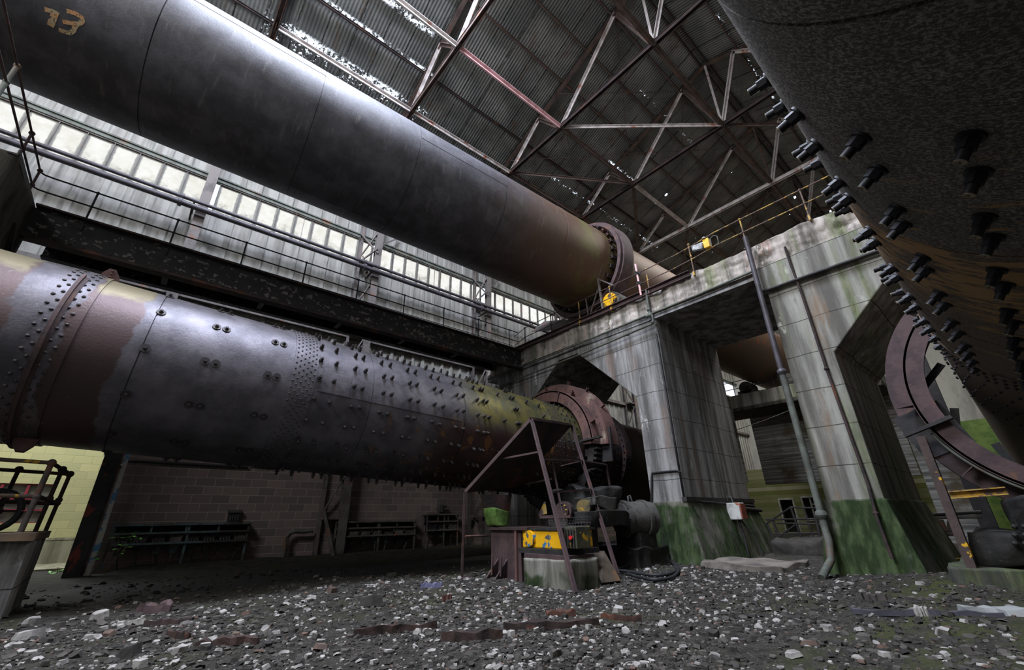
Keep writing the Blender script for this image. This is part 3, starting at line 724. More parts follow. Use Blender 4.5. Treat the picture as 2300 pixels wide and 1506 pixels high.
for j, s in enumerate((1.67, 1.735, 1.80, 1.865, 1.93, 1.99)):
    for i in range(72): items.append(('small', s, 5*i+(j % 2)*2.5, R1+.018))
pairs = [2.07, 2.34, 2.73, 2.90, 3.29, 3.48, 3.87, 4.05, 4.45, 4.64, 5.02, 5.21, 5.60, 5.77, 5.88, 6.35, 6.75, 6.85, 7.3, 7.75]
for s in pairs:
    for i in range(22):
        if s in (6.35, 7.3) and i % 2: continue
        items.append(('stud', s+random.uniform(-.02,.02), 10.4+16.36*i+random.uniform(-.5,.5), R1))
for s in (-.33, .40, .54, 1.28, 1.42):
    for i in range(12): items.append(('washer', s, 30*i, R1))
for s in (8.06, 8.13, 8.2, 8.27, 8.34, 8.41):
    for i in range(60): items.append(('small', s, 6*i+(int(s*100) % 2)*3, R1+.02))
for s in (8.6, 8.8, 9.0):
    for i in range(40): items.append(('stud2', s, 9*i, R1))
protos = {'rivet': ('rivet', rivet_geo(.026, .026), .05), 'small': ('rivet', rivet_geo(.018, .02), .03),
          'stud': ('stud', bolt_geo(.024, .105, .036), .12), 'stud2': ('stud', bolt_geo(.018, .05, .028), .05),
          'washer': ('stud', bolt_geo(.020, .06, .062), .13)}
studs(k1, mw1, items, protos, M['bolt'])
# girth gear and coupling beyond the guard
m = MB(); NT_ = 76
m.lathe([(9.25, 1.42), (9.25, 1.62), (9.62, 1.62), (9.62, 1.42)], NT_, smooth=False, closed=True)
for i in range(NT_):
    t = 360*i/NT_; z = radial(t); y = Vector((1,0,0)).cross(z); c = on(9.435, t, 1.60)
    b = len(m.v); pts = []
    for dx in (-.185, .185):
        for w_, h_ in ((-.042, 0), (.042, 0), (.022, .12), (-.022, .12)): pts.append(c+Vector((dx,0,0))+y*w_+z*h_)
    m.add(pts, [(0,1,2,3), (7,6,5,4), (0,4,5,1), (1,5,6,2), (2,6,7,3), (3,7,4,0)])
for i in range(12):
    z = radial(30*i+10); m.bar(on(9.3, 30*i+10, 1.28), on(9.45, 30*i+10, 1.45), .09, .2)
m.build('girth_gear', M['black_steel'], k1, True)
m = MB(); m.lathe([(10.9, R1), (10.9, 1.47), (11.2, 1.47), (11.2, R1)], 96, smooth=False, closed=True); m.lathe([(10.3, R1), (10.3, 1.36), (10.8, 1.36), (10.8, R1)], 96, smooth=False, closed=True)
for i in range(48): m.dome(on(10.89, 7.5*i, 1.41), (-1,0,0), .025, .03); m.dome(on(10.45, 7.5*i, 1.355), radial(7.5*i), .02, .03); m.dome(on(10.65, 7.5*i+3, 1.355), radial(7.5*i+3), .02, .03)
m.build('tyre', M['rust_dark'], k1, True)

# ---- kiln right overhead
R2 = 1.3
k2, mw2 = kiln_root('dark pitted kiln looming overhead at the right, studded with long bolts', (0, -1.0, 3.7), (1, 0, -.045))
m = MB(); shell(m, -6, 26, R2, [1.67, 3.79, 5.95, 8.0], 160); m.build('shell', M['k2'], k2, True)
m = MB(); cyl_strip(m, 7.3, 7.9, 0, 360, R2, .015); m.build('strap', M['k2'], k2, True)
items = []
rows = [(2.46, 2.78), (3.26, 3.50), (4.02, 4.27), (4.82, 5.08), (5.60, 5.90), (6.4, 6.68)]
for i in range(20):
    th = -56.5+18.4*i
    for a, b in rows:
        for s in (a, b): items.append(('long', s+random.uniform(-.02,.02), th+random.uniform(-.6,.6), R2))
    for s in (7.06, 7.4): items.append(('short', s, th, R2))
for j, s in enumerate((7.36, 7.45, 7.54, 7.63, 7.72, 7.82, 8.3, 8.7, 9.2, 9.6, 10.2, 10.6)):
    for i in range(48): items.append(('small', s, 7.5*i+(j % 2)*3.7, R2+.015))
def long_bolt():
    m = MB(); m.cyl((0,0,-.01), (0,0,.015), .052, 16); m.cyl((0,0,.015), (0,0,.068), .038, 6, smooth=False); m.cyl((0,0,.06), (0,0,.122), .026, 12)
    m.cyl((0,0,.122), (0,0,.125), .025, 12, mi=1); m.cyl((0,0,.125), (0,0,.126), .006, 8, mi=0); return m
def short_bolt():
    m = MB(); m.cyl((0,0,-.01), (0,0,.015), .05, 14); m.cyl((0,0,.015), (0,0,.06), .038, 6, smooth=False); m.cyl((0,0,.05), (0,0,.09), .024, 10); return m
protos = {'long': ('bolt', long_bolt(), .2), 'short': ('bolt', short_bolt(), .09), 'small': ('rivet', rivet_geo(.022, .03), .03)}
studs(k2, mw2, items, protos, [M['bolt_dark'], M['bolt_end']])
# ---- kiln high on the left
R3 = 1.5
k3, mw3 = kiln_root('big grey kiln high on the left with a stencilled 13 on its flank', (0, 8.8, 9.54), (.99885, -.0425, -.022))
m = MB(); shell(m, -8, 34, R3, [-1.58, 1.10, 3.40, 6.05, 8.5], 160); m.build('shell', M['k3'], k3, True)
for q in ((-1.57, 1.10, 160.5, 161.3), (3.41, 6.1, 172, 172.8), (1.1, 3.4, -85, -84.2)):
    m = MB(); cyl_strip(m, *q, R3, .006); m.build('seam_strip', M['k3'], k3, True)
m = MB(); m.lathe([(10.72, R3+.1), (10.72, R3+.36), (11.22, R3+.36), (11.22, R3+.1)], 128, smooth=False, closed=True)
m.lathe([(10.60, R3+.17), (10.60, R3+.30), (10.72, R3+.30), (10.72, R3+.17)], 128, smooth=False, closed=True)
m.build('tyre', M['rust'], k3, True)
m = MB()
for i in range(30):
    t = 12*i; z = radial(t); y = Vector((1,0,0)).cross(z)
    for sgn in (-1, 1):
        c = on(10.5, t, R3); m.bar(c+y*.045*sgn-z*.02, c+y*.045*sgn+z*.13, .16, .02, y)
    m.bar(on(10.42, t, R3+.09), on(10.95, t, R3+.09), .12, .05, z)
m.build('tyre_pad', M['rust_dark'], k3, True)
m = MB(); cyl_strip(m, 8.45, 8.55, 0, 360, R3, .008); m.build('seam_strip', M['k3'], k3, True)
# stencilled figures "13", brushed on the curved plate: strokes in (distance along, angle around)
def paint_figure(strokes, name):
    m = MB()
    for pts, wd in strokes:
        P = [Vector((s, math.radians(t)*R3, 0)) for s, t in pts]; fine = []
        for i in range(len(P)-1):
            for k in range(5): fine.append(P[i].lerp(P[i+1], k/5))
        fine.append(P[-1]); L = []; Rr = []
        for i, p in enumerate(fine):
            t = (fine[min(i+1, len(fine)-1)]-fine[max(i-1, 0)]).normalized(); nn = Vector((-t.y, t.x, 0))
            L.append(p+nn*wd/2); Rr.append(p-nn*wd/2)
        vs = [on(p.x, math.degrees(p.y/R3), R3+.004) for p in L+Rr]; n = len(L)
        m.add(vs, [(i, i+1, n+i+1, n+i) for i in range(n-1)], 0, True)
    return lab(m.build(name, M['stencil'], k3, True), 'pale orange stencilled ' + name.split('_')[-1])
paint_figure([([(-2.845,-134.9),(-2.776,-135.7),(-2.714,-135.9)], .065), ([(-2.722,-137.0),(-2.738,-132.0),(-2.754,-127.3)], .085)], 'figure_one')
paint_figure([([(-2.612,-139.9),(-2.507,-140.9),(-2.436,-140.4),(-2.415,-138.6),(-2.44,-136.3),(-2.522,-134.6),(-2.631,-133.0)], .06), ([(-2.46,-136.3),(-2.486,-133.0),(-2.492,-130.9),(-2.526,-128.6),(-2.58,-127.96),(-2.659,-127.6)], .06)], 'figure_three')
# ------------------------------------------------------------------ gear guards standing round the kilns
def ring_guard(label, c, spec, mat, ribs):
    root = thing('gear_guard', label, 'guard', (c[0], c[1], 0), 'curved gear guards')
    m = None
    def P(x, t, r): t = math.radians(t); return Vector((x, c[1]+r*math.cos(t), c[2]+r*math.sin(t)))
    for nm, x0, x1, r0, r1, t0, t1, sm in spec:
        m = MB(); n = max(6, int(abs(t1-t0)/3)); vs = []; fs = []
        for i in range(n+1):
            t = t0+(t1-t0)*i/n; vs += [P(x0, t, r0), P(x0, t, r1), P(x1, t, r1), P(x1, t, r0)]
        for i in range(n):
            for e in range(4): fs.append((4*i+e, 4*i+(e+1) % 4, 4*i+4+(e+1) % 4, 4*i+4+e))
        m.add(vs, fs, 0, False); m.add([vs[k] for k in range(4)]+[vs[4*n+k] for k in range(4)], [(0,1,2,3), (7,6,5,4)])
        m.build(nm, mat, root)
    for (x0, x1, r0, r1, t) in ribs:
        m = MB(); m.plate([P(x0, t, r0), P(x0+.0, t, r1), P(x1, t, r0)], .015); m.build('rib', mat, root)
    return root, P
# guard over the near kiln's gear on the left
g1, P1 = ring_guard('rust red half-ring gear guard around the lower left kiln', (9.3, 9.03, 2.86),
    [('front_ring', 9.08, 9.14, 1.40, 1.72, -2, 182, 0), ('rim', 9.08, 9.42, 1.68, 1.74, -2, 182, 0), ('rear_ring', 9.38, 9.44, 1.70, 1.96, -2, 182, 0), ('cover', 9.40, 9.86, 1.92, 1.98, -2, 182, 0)], M['rust_pink'],
    [(9.12, 9.36, 1.73, 1.93, t) for t in (20, 55, 90, 126, 163)])
for t in (60, 84, 106, 128, 150):
    m = MB(); a = P1(9.62, t, 1.98); b = P1(9.62, t, 2.10); m.bar(a, b, .03, .10, (1,0,0)); m.build('lug', M['rust_pink'], g1)
m = MB(); m.bar(P1(9.06, 178, 1.34), P1(9.06, 178, 2.02), .05, .09, (1,0,0)); m.bar(P1(9.5, 182, 1.34), P1(9.5, 182, 2.02), .05, .9, (0,0,1)); m.build('end_flange', M['black_steel'], g1)
m = MB()
for t in (112, ): m.bar(P1(9.05, t, 1.40), P1(9.05, t, 1.73), .05, .02, (1,0,0))
for r in (1.56, 1.84):
    for t in range(8, 180, 6): m.dome(P1(9.07 if r < 1.7 else 9.37, t, r), (-1,0,0), .012, .012, 6, 2)
m.build('rivet', M['rust'], g1)['kind'] = 'stuff'
# guard round the right-hand kiln
g2, P2 = ring_guard('tall curved purple rusty gear guard beside the right kiln', (9.2, -.80, 2.68),
    [('front_ring', 8.92, 8.97, 1.42, 1.66, -96, 46, 0), ('rim', 8.92, 9.22, 1.63, 1.67, -96, 46, 0), ('rear_ring', 9.2, 9.25, 1.64, 1.92, -96, 46, 0), ('cover', 9.22, 9.6, 1.88, 1.93, -96, 46, 0)], M['rust'],
    [(8.95, 9.2, 1.66, 1.9, t) for t in (-5, -40, -68)])
m = MB(); m.bar(P2(8.86, -18, 1.36), P2(8.86, -18, 1.98), .05, .12, (1,0,0)); m.bar(P2(9.2, -18.5, 1.36), P2(9.2, -18.5, 1.99), .04, .7, (0,0,1)); m.build('joint_flange', M['black_steel'], g2)
m = MB(); m.tube([P2(8.95, -60+3*i, 1.70) for i in range(14)], .02, 6); m.build('edge_bead', M['conduit'], g2)
m = MB(); vs = []
for i in range(41):
    t = -96+3.4*i; vs += [P2(9.3, t, 1.50), P2(9.3, t, 1.62), P2(9.5, t, 1.62), P2(9.5, t, 1.50)]
m.add(vs, [(4*i+e, 4*i+(e+1) % 4, 4*i+4+(e+1) % 4, 4*i+4+e) for i in range(40) for e in range(4)]); m.build('inner_ring', M['grease'], g2)
for t in (6, -26, -54): m = MB(); m.bar(P2(9.4, t, 1.52), P2(9.4, t+16, 1.28), .1, .03, (1,0,0)); m.build('spring_plate', M['grease'], g2)

# ------------------------------------------------------------------ roof steelwork
TX = [-.1, 5.2, 10.7, 16.2, 21.8, 27.3, 32.8]
names = ['roof truss nearest the viewer, crossing above the high kiln at the picture top', 'second roof truss, over the high kiln, with pale diagonals and an end above its crown', 'third roof truss, meeting the pink strut at a gusset plate', 'fourth roof truss, standing just beyond the walkway rail on the portal', 'fifth roof truss, with a pale lower chord above the portal rail', 'sixth roof truss, deep in the hall behind the yellow rail', 'farthest roof truss, lowest at the far end above the portal']
ZB = 17.0
def top(y): return zr(y)-.14
for i, x in enumerate(TX):
    r = thing('roof_truss', names[i], 'roof truss', (x, YR, ZB), 'roof trusses')
    mt = M['truss']
    m = MB(); m.bar((x-.07, 14.2, ZB), (x-.07, -6.2, ZB), .02, .16); m.bar((x+.07, 14.2, ZB), (x+.07, -6.2, ZB), .02, .16); m.bar((x, 14.2, ZB+.08), (x, -6.2, ZB+.08), .22, .02)
    m.build('bottom_chord', M['truss_pale'] if i == 4 else (M['rust_dark'] if i in (2, 3) else mt), r)
    for s in (1, -1):
        m = MB(); e = 14.2 if s > 0 else -6.0; m.ibeam((x, YR, top(YR)), (x, e, top(e)), .16, .14); m.build('top_chord', M['truss'], r)
        Y = lambda y: y if s > 0 else 2*YR-y
        webs = [((12.3, 0), (10.1, 1)), ((10.1, 1), (8.8, 0)), ((8.8, 0), (5.35, 1)), ((12.3, 0), (12.9, 1))]
        webs += [((5.35, 1), (YR, 0))]
        for k, ((a, ta), (b, tb)) in enumerate(webs):
            m = MB(); za = top(Y(a)) if ta else ZB; zb = top(Y(b)) if tb else ZB
            m.angle((x, Y(a), za), (x, Y(b), zb), .10, .02, (1,0,0)); m.angle((x, Y(a), za), (x, Y(b), zb), -.10, .02, (1,0,0))
            pale = (k in (0, 2) and i in (1, 2, 3, 4)) or (k == 4 and s < 0)
            m.build('web_member', M['truss_pale'] if pale else mt, r)
        for y in (12.3, 8.8): m = MB(); m.box((x-.015, Y(y)-.22, ZB-.08), (x+.015, Y(y)+.22, ZB+.26)); m.build('gusset', M['rust_dark'], r)
    m = MB(); m.bar((x, YR, ZB), (x, YR, top(YR)), .10, .06, (1,0,0)); m.build('king_post', M['truss_pale'] if i in (2, 3) else mt, r)
def strut(p0, p1, mat, label, w_=.11, grp='roof ties', nm='roof_tie'):
    m = MB(); m.angle(p0, p1, w_, .02); m.angle(p0, p1, -w_, .02); tag(m.build(nm, mat), label, 'roof tie', grp)
bay = ['first', 'second', 'third', 'fourth', 'fifth', 'sixth']
for yy, yl in ((12.3, 'just above the high kiln'), (8.8, 'in the middle of the window-side roof'), (YR, 'under the ridge'), (-.6, 'beside the right kiln top')):
    for i in range(6):
        if yy == YR and i < 1: continue
        mat = M['truss']
        if yy == 8.8 and i in (0, ): mat = M['truss_pale']
        if yy == 8.8 and i == 1: mat = M['truss_pink']
        if yy == 8.8 and i == 3: mat = M['truss_pale']
        if yy == 12.3 and i < 2: mat = M['truss_pale']
        kind = {id(M['truss']): 'brown', id(M['truss_pale']): 'pale', id(M['truss_pink']): 'pink'}[id(mat)]
        strut((TX[i]+.1, yy, ZB), (TX[i+1]-.1, yy, ZB), mat, '%s roof tie %s, %s bay from the viewer' % (kind, yl, bay[i]))
for i, (a, b, mat, lb) in enumerate([((10.7, 8.8), (16.2, YR), 'truss_pale', 'pale level brace running sideways from the gusset at the pink tie'), ((10.7, 12.3), (16.2, 8.8), 'truss', 'long slender brace above the tyre of the high kiln'),
        ((16.2, YR), (21.8, -.6), 'truss', 'brown level brace near the studded kiln edge'), ((21.8, 8.8), (27.3, 12.3), 'truss', 'brown far brace low over the high kiln end'), ((5.2, YR), (10.7, -.6), 'truss', 'brown level brace at the top beside the dark kiln'), ((16.2, 8.8), (21.8, 12.3), 'truss', 'brown brace behind the high kiln tyre')]):
    strut((a[0], a[1], ZB+.03), (b[0], b[1], ZB+.03), M[mat], lb, .09, 'level roof braces', 'roof_brace')
ords = ['lowest', 'second', 'third', 'fourth', 'fifth', 'sixth', 'seventh']
for k, y in enumerate(PUR[1:-1]):
    m = MB(); m.chan((-9, y, zr(y)-.12), (37.9, y, zr(y)-.12), .06, .13); tag(m.build('purlin', M['rust_dark'] if k < 2 else M['truss']), '%s purlin up from the window-wall eave, under the corrugated sheets' % ords[k], 'purlin', 'roof purlins')
for k, y in enumerate(PUR2[1:-1]):
    m = MB(); m.chan((-9, y, zr(y)-.12), (37.9, y, zr(y)-.12), .06, .13); tag(m.build('purlin', M['truss']), '%s purlin up from the right eave, beyond the ridge' % ords[k], 'purlin', 'roof purlins')
m = MB(); m.bar((-9, YR+.14, zr(YR)-.12), (38, YR+.14, zr(YR)-.12), .06, .2); m.bar((-9, YR-.14, zr(YR)-.12), (38, YR-.14, zr(YR)-.12), .06, .2); m.bar((-9, YR, zr(YR)+.02), (38, YR, zr(YR)+.02), .5, .03)
tag(m.build('ridge_beam', M['rust_dark']), 'paired dark ridge beam running along the roof top', 'ridge beam')
# slender wind-bracing rods between the trusses
for j, (i, ya, yb) in enumerate([(2, 12.3, 8.8), (2, 8.8, 5.35), (3, 8.8, 5.35), (3, 12.3, 8.8), (1, 5.35, YR)]):
    for s in (0, 1):
        a, b = (ya, yb) if s else (yb, ya); m = MB(); m.cyl((TX[i], a, top(a)-.1), (TX[i+1], b, top(b)-.1), .018, 6)
        tag(m.build('bracing_rod', M['truss']), ['thin rod rising towards the far truss', 'thin rod falling towards the far truss'][s]+' in the %s crossed roof bracing' % bay[j], 'bracing rod', 'crossed roof rods')
# ------------------------------------------------------------------ fittings on the window wall
def lattice_column(x, label, z0, z1, mat, paint=False):
    r = thing('lattice_column', label, 'column', (x, WY-.3, 0), 'window wall columns')
    y0, y1 = WY-.42, WY-.06
    m = MB(); m.ibeam((x, y0-.0, z0), (x, y0, z1), .26, .16, .02, .02, (0,1,0)); m.build('leg', mat, r)
    if paint: return r
    m = MB(); m.chan((x-.52, y1-.05, z0), (x-.52, y1-.05, z1), .10, .14, .02, (0,1,0)); m.build('leg', mat, r)
    z = z0; k = 0
    while z < z1-1.2:
        m = MB(); a = (x-.05, y0, z); b = (x-.50, y1-.08, z+1.15)
        if k % 2: a, b = (x-.50, y1-.08, z), (x-.05, y0, z+1.15)
        m.angle(a, b, .06, .015); m.build('lattice_bar', mat, r); z += 1.15; k += 1
    for z in (1.05, 7.05, 10.0):
        m = MB(); m.box((x-.56, y0-.06, z), (x+.14, y1, z+.07)); m.build('batten', mat, r)
    return r
for i, (x, lb) in enumerate([(-.42, 'first lattice column from the left, scarred with red and blue paint by the open bay'), (5.12, 'second lattice column, standing between the two long switchgear racks'), (10.55, 'third lattice column, behind the rusty steel platform post'), (16.0, 'fourth lattice column, beyond the concrete portal by the last lit window'), (21.5, 'fifth lattice column, deep in the hall behind the portal'), (-5.9, 'lattice column at the far left, hidden by the dark crosshead end')]):
    r = lattice_column(x, lb, 0.05 if i else .0, 17.0, M['grey_steel'], i == 0)
    if i == 0:
        m = MB(); m.box((x-.20, WY-.56, 0), (x+.08, WY-.44, 6.4)); lab(m.build('cover_plate', simple('scarred_dark_plate', srgb(60,58,58), srgb(46,45,45), c3=srgb(128,66,56), scale3=2.2, lo3=.57, hi3=.62, st3=(1,1,.6), rough=.8), r), 'dark plate scarred with red paint')
        m = MB(); m.bar((x+.20, WY-.5, .02), (x+.20, WY-.5, 1.0), .10, .05, (0,1,0)); m.bar((x+.20, WY-.49, 1.0), (x+.20, WY-.49, 3.4), .08, .03, (0,1,0)); lab(m.build('painted_batten', M['blue_paint'], r), 'blue and white painted batten')
    if i == 1:
        m = MB(); m.bar((x-.22, WY-.7, .05), (x-.62, WY-.5, 1.3), .08, .06, (0,1,0)); lab(m.build('painted_prop', M['blue_paint'] if False else M['grey_steel'], r), 'leaning prop')
# twin service pipes along the windows
for k, (yy, zz, rr, lb) in enumerate([(WY-.68, 9.83, .055, 'thinner upper pipe of the pair below the windows'), (WY-.70, 9.61, .085, 'thicker lower pipe of the pair below the windows')]):
    r = thing('service_pipe', lb, 'pipe', (0, yy, zz), 'pipes under the windows')
    m = MB(); m.cyl((-7, yy, zz), (30, yy, zz), rr, 12); m.build('pipe_run', M['pipe'], r)
    for x in COLX[1:-1]:
        m = MB(); m.cyl((x-.62, yy, zz), (x-.54, yy, zz), rr*1.55, 12); m.build('coupling', M['pipe'], r)
        m = MB(); m.angle((x-.3, yy-.02, zz-rr-.01), (x-.3, WY-.05, zz-rr-.01), .05, .012); m.build('bracket', M['black_steel'], r)
# raised walkway: girder, deck and rail
r = thing('walkway', 'black flaking plate-girder walkway running along the window wall', 'walkway', (4, 11.5, 6.5))
m = MB(); m.box((-2.74, 10.98, 6.08), (XF-.1, 11.02, 6.72)); m.build('girder', M['girder'], r)
m = MB(); m.box((-2.74, 10.88, 6.02), (XF-.1, 11.12, 6.08)); m.box((-2.74, 10.86, 6.72), (XF-.1, 11.14, 6.76)); lab(m.build('flange', M['rust_dark'], r), 'rusty girder flanges')
m = MB(); m.box((-2.74, 11.02, 6.68), (XF-.1, 12.75, 6.74)); m.build('deck', M['black_steel'], r)
m = MB(); m.box((-2.74, 12.62, 6.46), (XF-.1, 12.66, 6.68)); m.box((-2.74, 12.55, 6.42), (XF-.1, 12.73, 6.46)); m.build('girder', M['girder'], r)
for x in (-.6, 1.5, 3.6, 5.7, 7.8):
    m = MB(); m.ibeam((x, 11.02, 6.55), (x, 12.62, 6.55), .12, .2); m.build('cross_beam', M['black_steel'], r)
m = MB()
for i in range(60): m.dome((-2.5+i*.2, 10.975, 6.14), (0,-1,0), .018, .018, 6, 2)
m.build('rivet', M['rust_dark'], r)['kind'] = 'stuff'
r = thing('handrail', 'thin black tube handrail along the walkway by the windows', 'handrail', (4, 11, 6.76), 'tube handrails')
ZR1, ZR2 = 7.46, 7.10
for x in (-2.05, -.67, .72, 2.15, 3.6, 5.07, 6.5, 7.92, 9.33):
    m = MB(); m.cyl((x, 10.97, 6.5), (x, 10.97, ZR1), .018, 8); m.ball((x, 10.97, ZR1), .034, 8); m.ball((x, 10.97, ZR2), .032, 8); m.build('post', M['black_steel'], r)
for z in (ZR1, ZR2):
    m = MB(); x0 = -2.9; m.tube([(x0, 10.90, z), (x0+.06, 10.955, z), (x0+.2, 10.97, z), (2, 10.97, z), (6, 10.97, z), (9.75, 10.97, z)], .017, 8); m.build('rail', M['black_steel'], r)
m = MB(); m.tube([(-2.7, 10.97, 6.80), (9.8, 10.97, 6.86)], .012, 6); m.build('cable', M['black_steel'], r)
# rail turning along the near crosshead
r = thing('handrail', 'rusty tube handrail with pale posts at the upper left corner', 'handrail', (-2.9, 9, 6.7), 'tube handrails')
for z in (ZR1, ZR2):
    m = MB(); m.cyl((-2.9, 10.9, z), (-2.9, 5.6, z), .018, 8); m.build('rail', M['rust'], r)
for y in (10.85, 9.7, 8.1, 6.6):
    m = MB(); m.cyl((-2.9, y, 6.5), (-2.9, y, ZR1+.01), .03 if y < 9 else .02, 10); m.ball((-2.9, y, ZR1), .045, 8); m.ball((-2.9, y, ZR2), .042, 8)
    lab(m.build('post', M['conduit'] if y < 9 else M['rust'], r), 'pale grey green post') if y < 9 else m.build('post', M['rust'], r)
# switchgear racks on the block wall
def rack(label, x0, x1, ztop, boxes, seed, y=WY-.28, zb=.22):
    R = random.Random(seed)
    r = thing('switchgear_rack', label, 'switchgear', ((x0+x1)/2, y, zb), 'switchgear racks')
    ht = ztop-zb
    fr = MB()
    for x in (x0, (x0+x1)/2+.06, x1): fr.angle((x, y-.12, zb-.12), (x, y-.12, ztop), .05, .015, (0,1,0))
    for z in (ztop, ztop-.24*ht/1.0, zb+.46*ht): fr.angle((x0, y-.12, z), (x1, y-.12, z), .045, .015)
    fr.box((x0-.04, y-.16, ztop), (x1+.04, y+.24, ztop+.04)); fr.box((x0, y+.2, ztop-.26*ht), (x1, y+.23, ztop))
    n = max(3, int((x1-x0)/.55))
    for k in range(1, n): fr.angle((x0+(x1-x0)*k/n, y-.12, ztop-.24*ht), (x0+(x1-x0)*k/n, y-.12, ztop), .04, .012, (0,1,0))
    fr.build('frame', M['teal'] if seed == 1 else M['grey_steel'], r)
    b = MB(); b.box((x0+.03, y+.1, ztop-.24*ht), (x1-.03, y+.18, ztop)); b.build('busbar_chamber', M['door_dark'], r)
    n = boxes; w = (x1-x0)/n
    for k in range(n):
        xa = x0+w*(k+.14); xb = x0+w*(k+.88); kind = R.random()
        zc = zb+.40*ht; zt = zb+.70*ht
        b = MB()
        b.box((xa, y-.08, zc), (xb, y+.16, zt)); 
        if kind > .45: b.box((xa+.02, y-.11, zc+.03), (xb-.02, y-.08, zt-.03))
        mat = M['grey_steel'] if kind > .66 else M['motor'] if kind > .3 else M['black_steel']
        ob = b.build('switch_box', mat, r, bevel=.008)
        h = MB(); h.cyl((xb, y+.03, (zc+zt)/2), (xb+.03, y+.03, (zc+zt)/2), .022, 8); h.bar((xb+.02, y+.03, (zc+zt)/2), (xb+.02, y-.04, (zc+zt)/2+.08), .015, .015); h.build('handle', M['black_steel'], ob)
        if kind < .6:
            f = MB()
            for q in range(4): f.cyl((xa+(xb-xa)*(q+.5)/4, y-.12, zc+.04), (xa+(xb-xa)*(q+.5)/4, y-.12, zc+.14), .014, 6)
            f.build('fuse', M['mesh'], ob)
        c = MB(); xm = (xa+xb)/2
        c.prism([(xm-.09, zc-.02), (xm+.09, zc-.02), (xm+.05, zc-.16), (xm-.05, zc-.16)], 1, y-.04, y+.1) if False else c.add([(xm-.10,y-.06,zc),(xm+.10,y-.06,zc),(xm+.10,y+.12,zc),(xm-.10,y+.12,zc),(xm-.05,y,zc-.16),(xm+.05,y,zc-.16),(xm+.05,y+.08,zc-.16),(xm-.05,y+.08,zc-.16)], [(0,3,2,1),(4,5,6,7),(0,1,5,4),(1,2,6,5),(2,3,7,6),(3,0,4,7)])
        c.build('cable_box', M['teal'] if R.random() < .3 else M['motor'], r)
        t = MB(); e = R.uniform(-.15, .15); t.tube([(xm, y+.04, zc-.14), (xm+e*.4, y+.03, zc-.25), (xm+e, y+.05, zb-.16)], .022, 8); t.build('cable', M['rubber'] if R.random() < .5 else M['motor'], r)
    return r
def rx(x, y): return aY(x, y, WY-.4)
rack('longest switchgear rack, beside the first column, with a teal frame and eight boxes', rx(258,1190).x, rx(560,1190).x, rx(400,1181).z, 8, 1)
rack('middle switchgear rack, with three pale boxes at its right end', rx(757,1180).x, rx(934,1180).x, rx(850,1174).z, 7, 5)
rack('smallest switchgear rack, beside the third column, with a lamp housing above', rx(962,1160).x, rx(1030,1160).x, rx(1000,1158).z, 3, 8)
p = rx(530, 1164); m = MB(); r = thing('fuse_board', 'small dark fuse board on the wall above the longest rack', 'fuse board', (p.x, WY-.1, p.z))
m.box((p.x-.13, WY-.14, p.z-.15), (p.x+.13, WY, p.z+.13)); m.build('case', M['black_steel'], r); m = MB(); m.box((p.x-.16, WY-.18, p.z+.13), (p.x+.16, WY, p.z+.2)); m.build('hood', M['motor'], r)
m = MB()
for k in range(4): m.cyl((p.x-.09+.06*k, WY-.16, p.z-.06), (p.x-.09+.06*k, WY-.16, p.z+.04), .014, 6)
m.build('fuse', M['mesh'], r)
p = rx(1000, 1142); m = MB(); r = thing('lamp_housing', 'round-shouldered lamp housing on the wall over the smallest rack', 'lamp', (p.x, WY-.1, p.z))
m.cyl((p.x-.08, WY-.18, p.z-.12), (p.x-.08, WY-.18, p.z+.12), .10, 12); m.box((p.x-.1, WY-.2, p.z-.04), (p.x+.1, WY, p.z+.04)); m.build('body', M['motor'], r); m = MB(); m.cyl((p.x+.02, WY-.2, p.z+.08), (p.x+.16, WY-.2, p.z+.08), .05, 10); m.build('socket', M['motor'], r)
# bent conduit bundle against the wall between the first two racks
for k, (dx, rr, lb, mt) in enumerate([(0, .055, 'fat grey conduit bent out of the wall between the racks', 'conduit'), (.12, .018, 'thin black cable looped beside the fat bent conduit', 'rubber')]):
    a = rx(637+dx*60, 1255); b = rx(645+dx*60, 1205); c = rx(668, 1194-dx*30); d = rx(708, 1192+dx*40)
    m = MB(); m.tube([(a.x, WY-.25, a.z-.1), (a.x+.02, WY-.25, (a.z+b.z)/2), (b.x, WY-.24, b.z-.05), (b.x+.08, WY-.22, b.z+.06), (c.x, WY-.2, c.z), ((c.x+d.x)/2, WY-.2, c.z-.02), (d.x, WY-.2, d.z)], rr, 8)
    tag(m.build('conduit', M[mt]), lb, 'conduit', 'wall conduits')
# bracketed pipe row high on the block wall by the first column
a, b = rx(300, 1033), rx(560, 1063); m = MB(); m.tube([(a.x-.3, WY-.07, a.z-.3), (a.x-.1, WY-.07, a.z), (b.x, WY-.07, a.z)], .035, 8)
tag(m.build('conduit', M['black_steel']), 'dark pipe along the top of the block wall beside the first column', 'conduit', 'wall conduits')
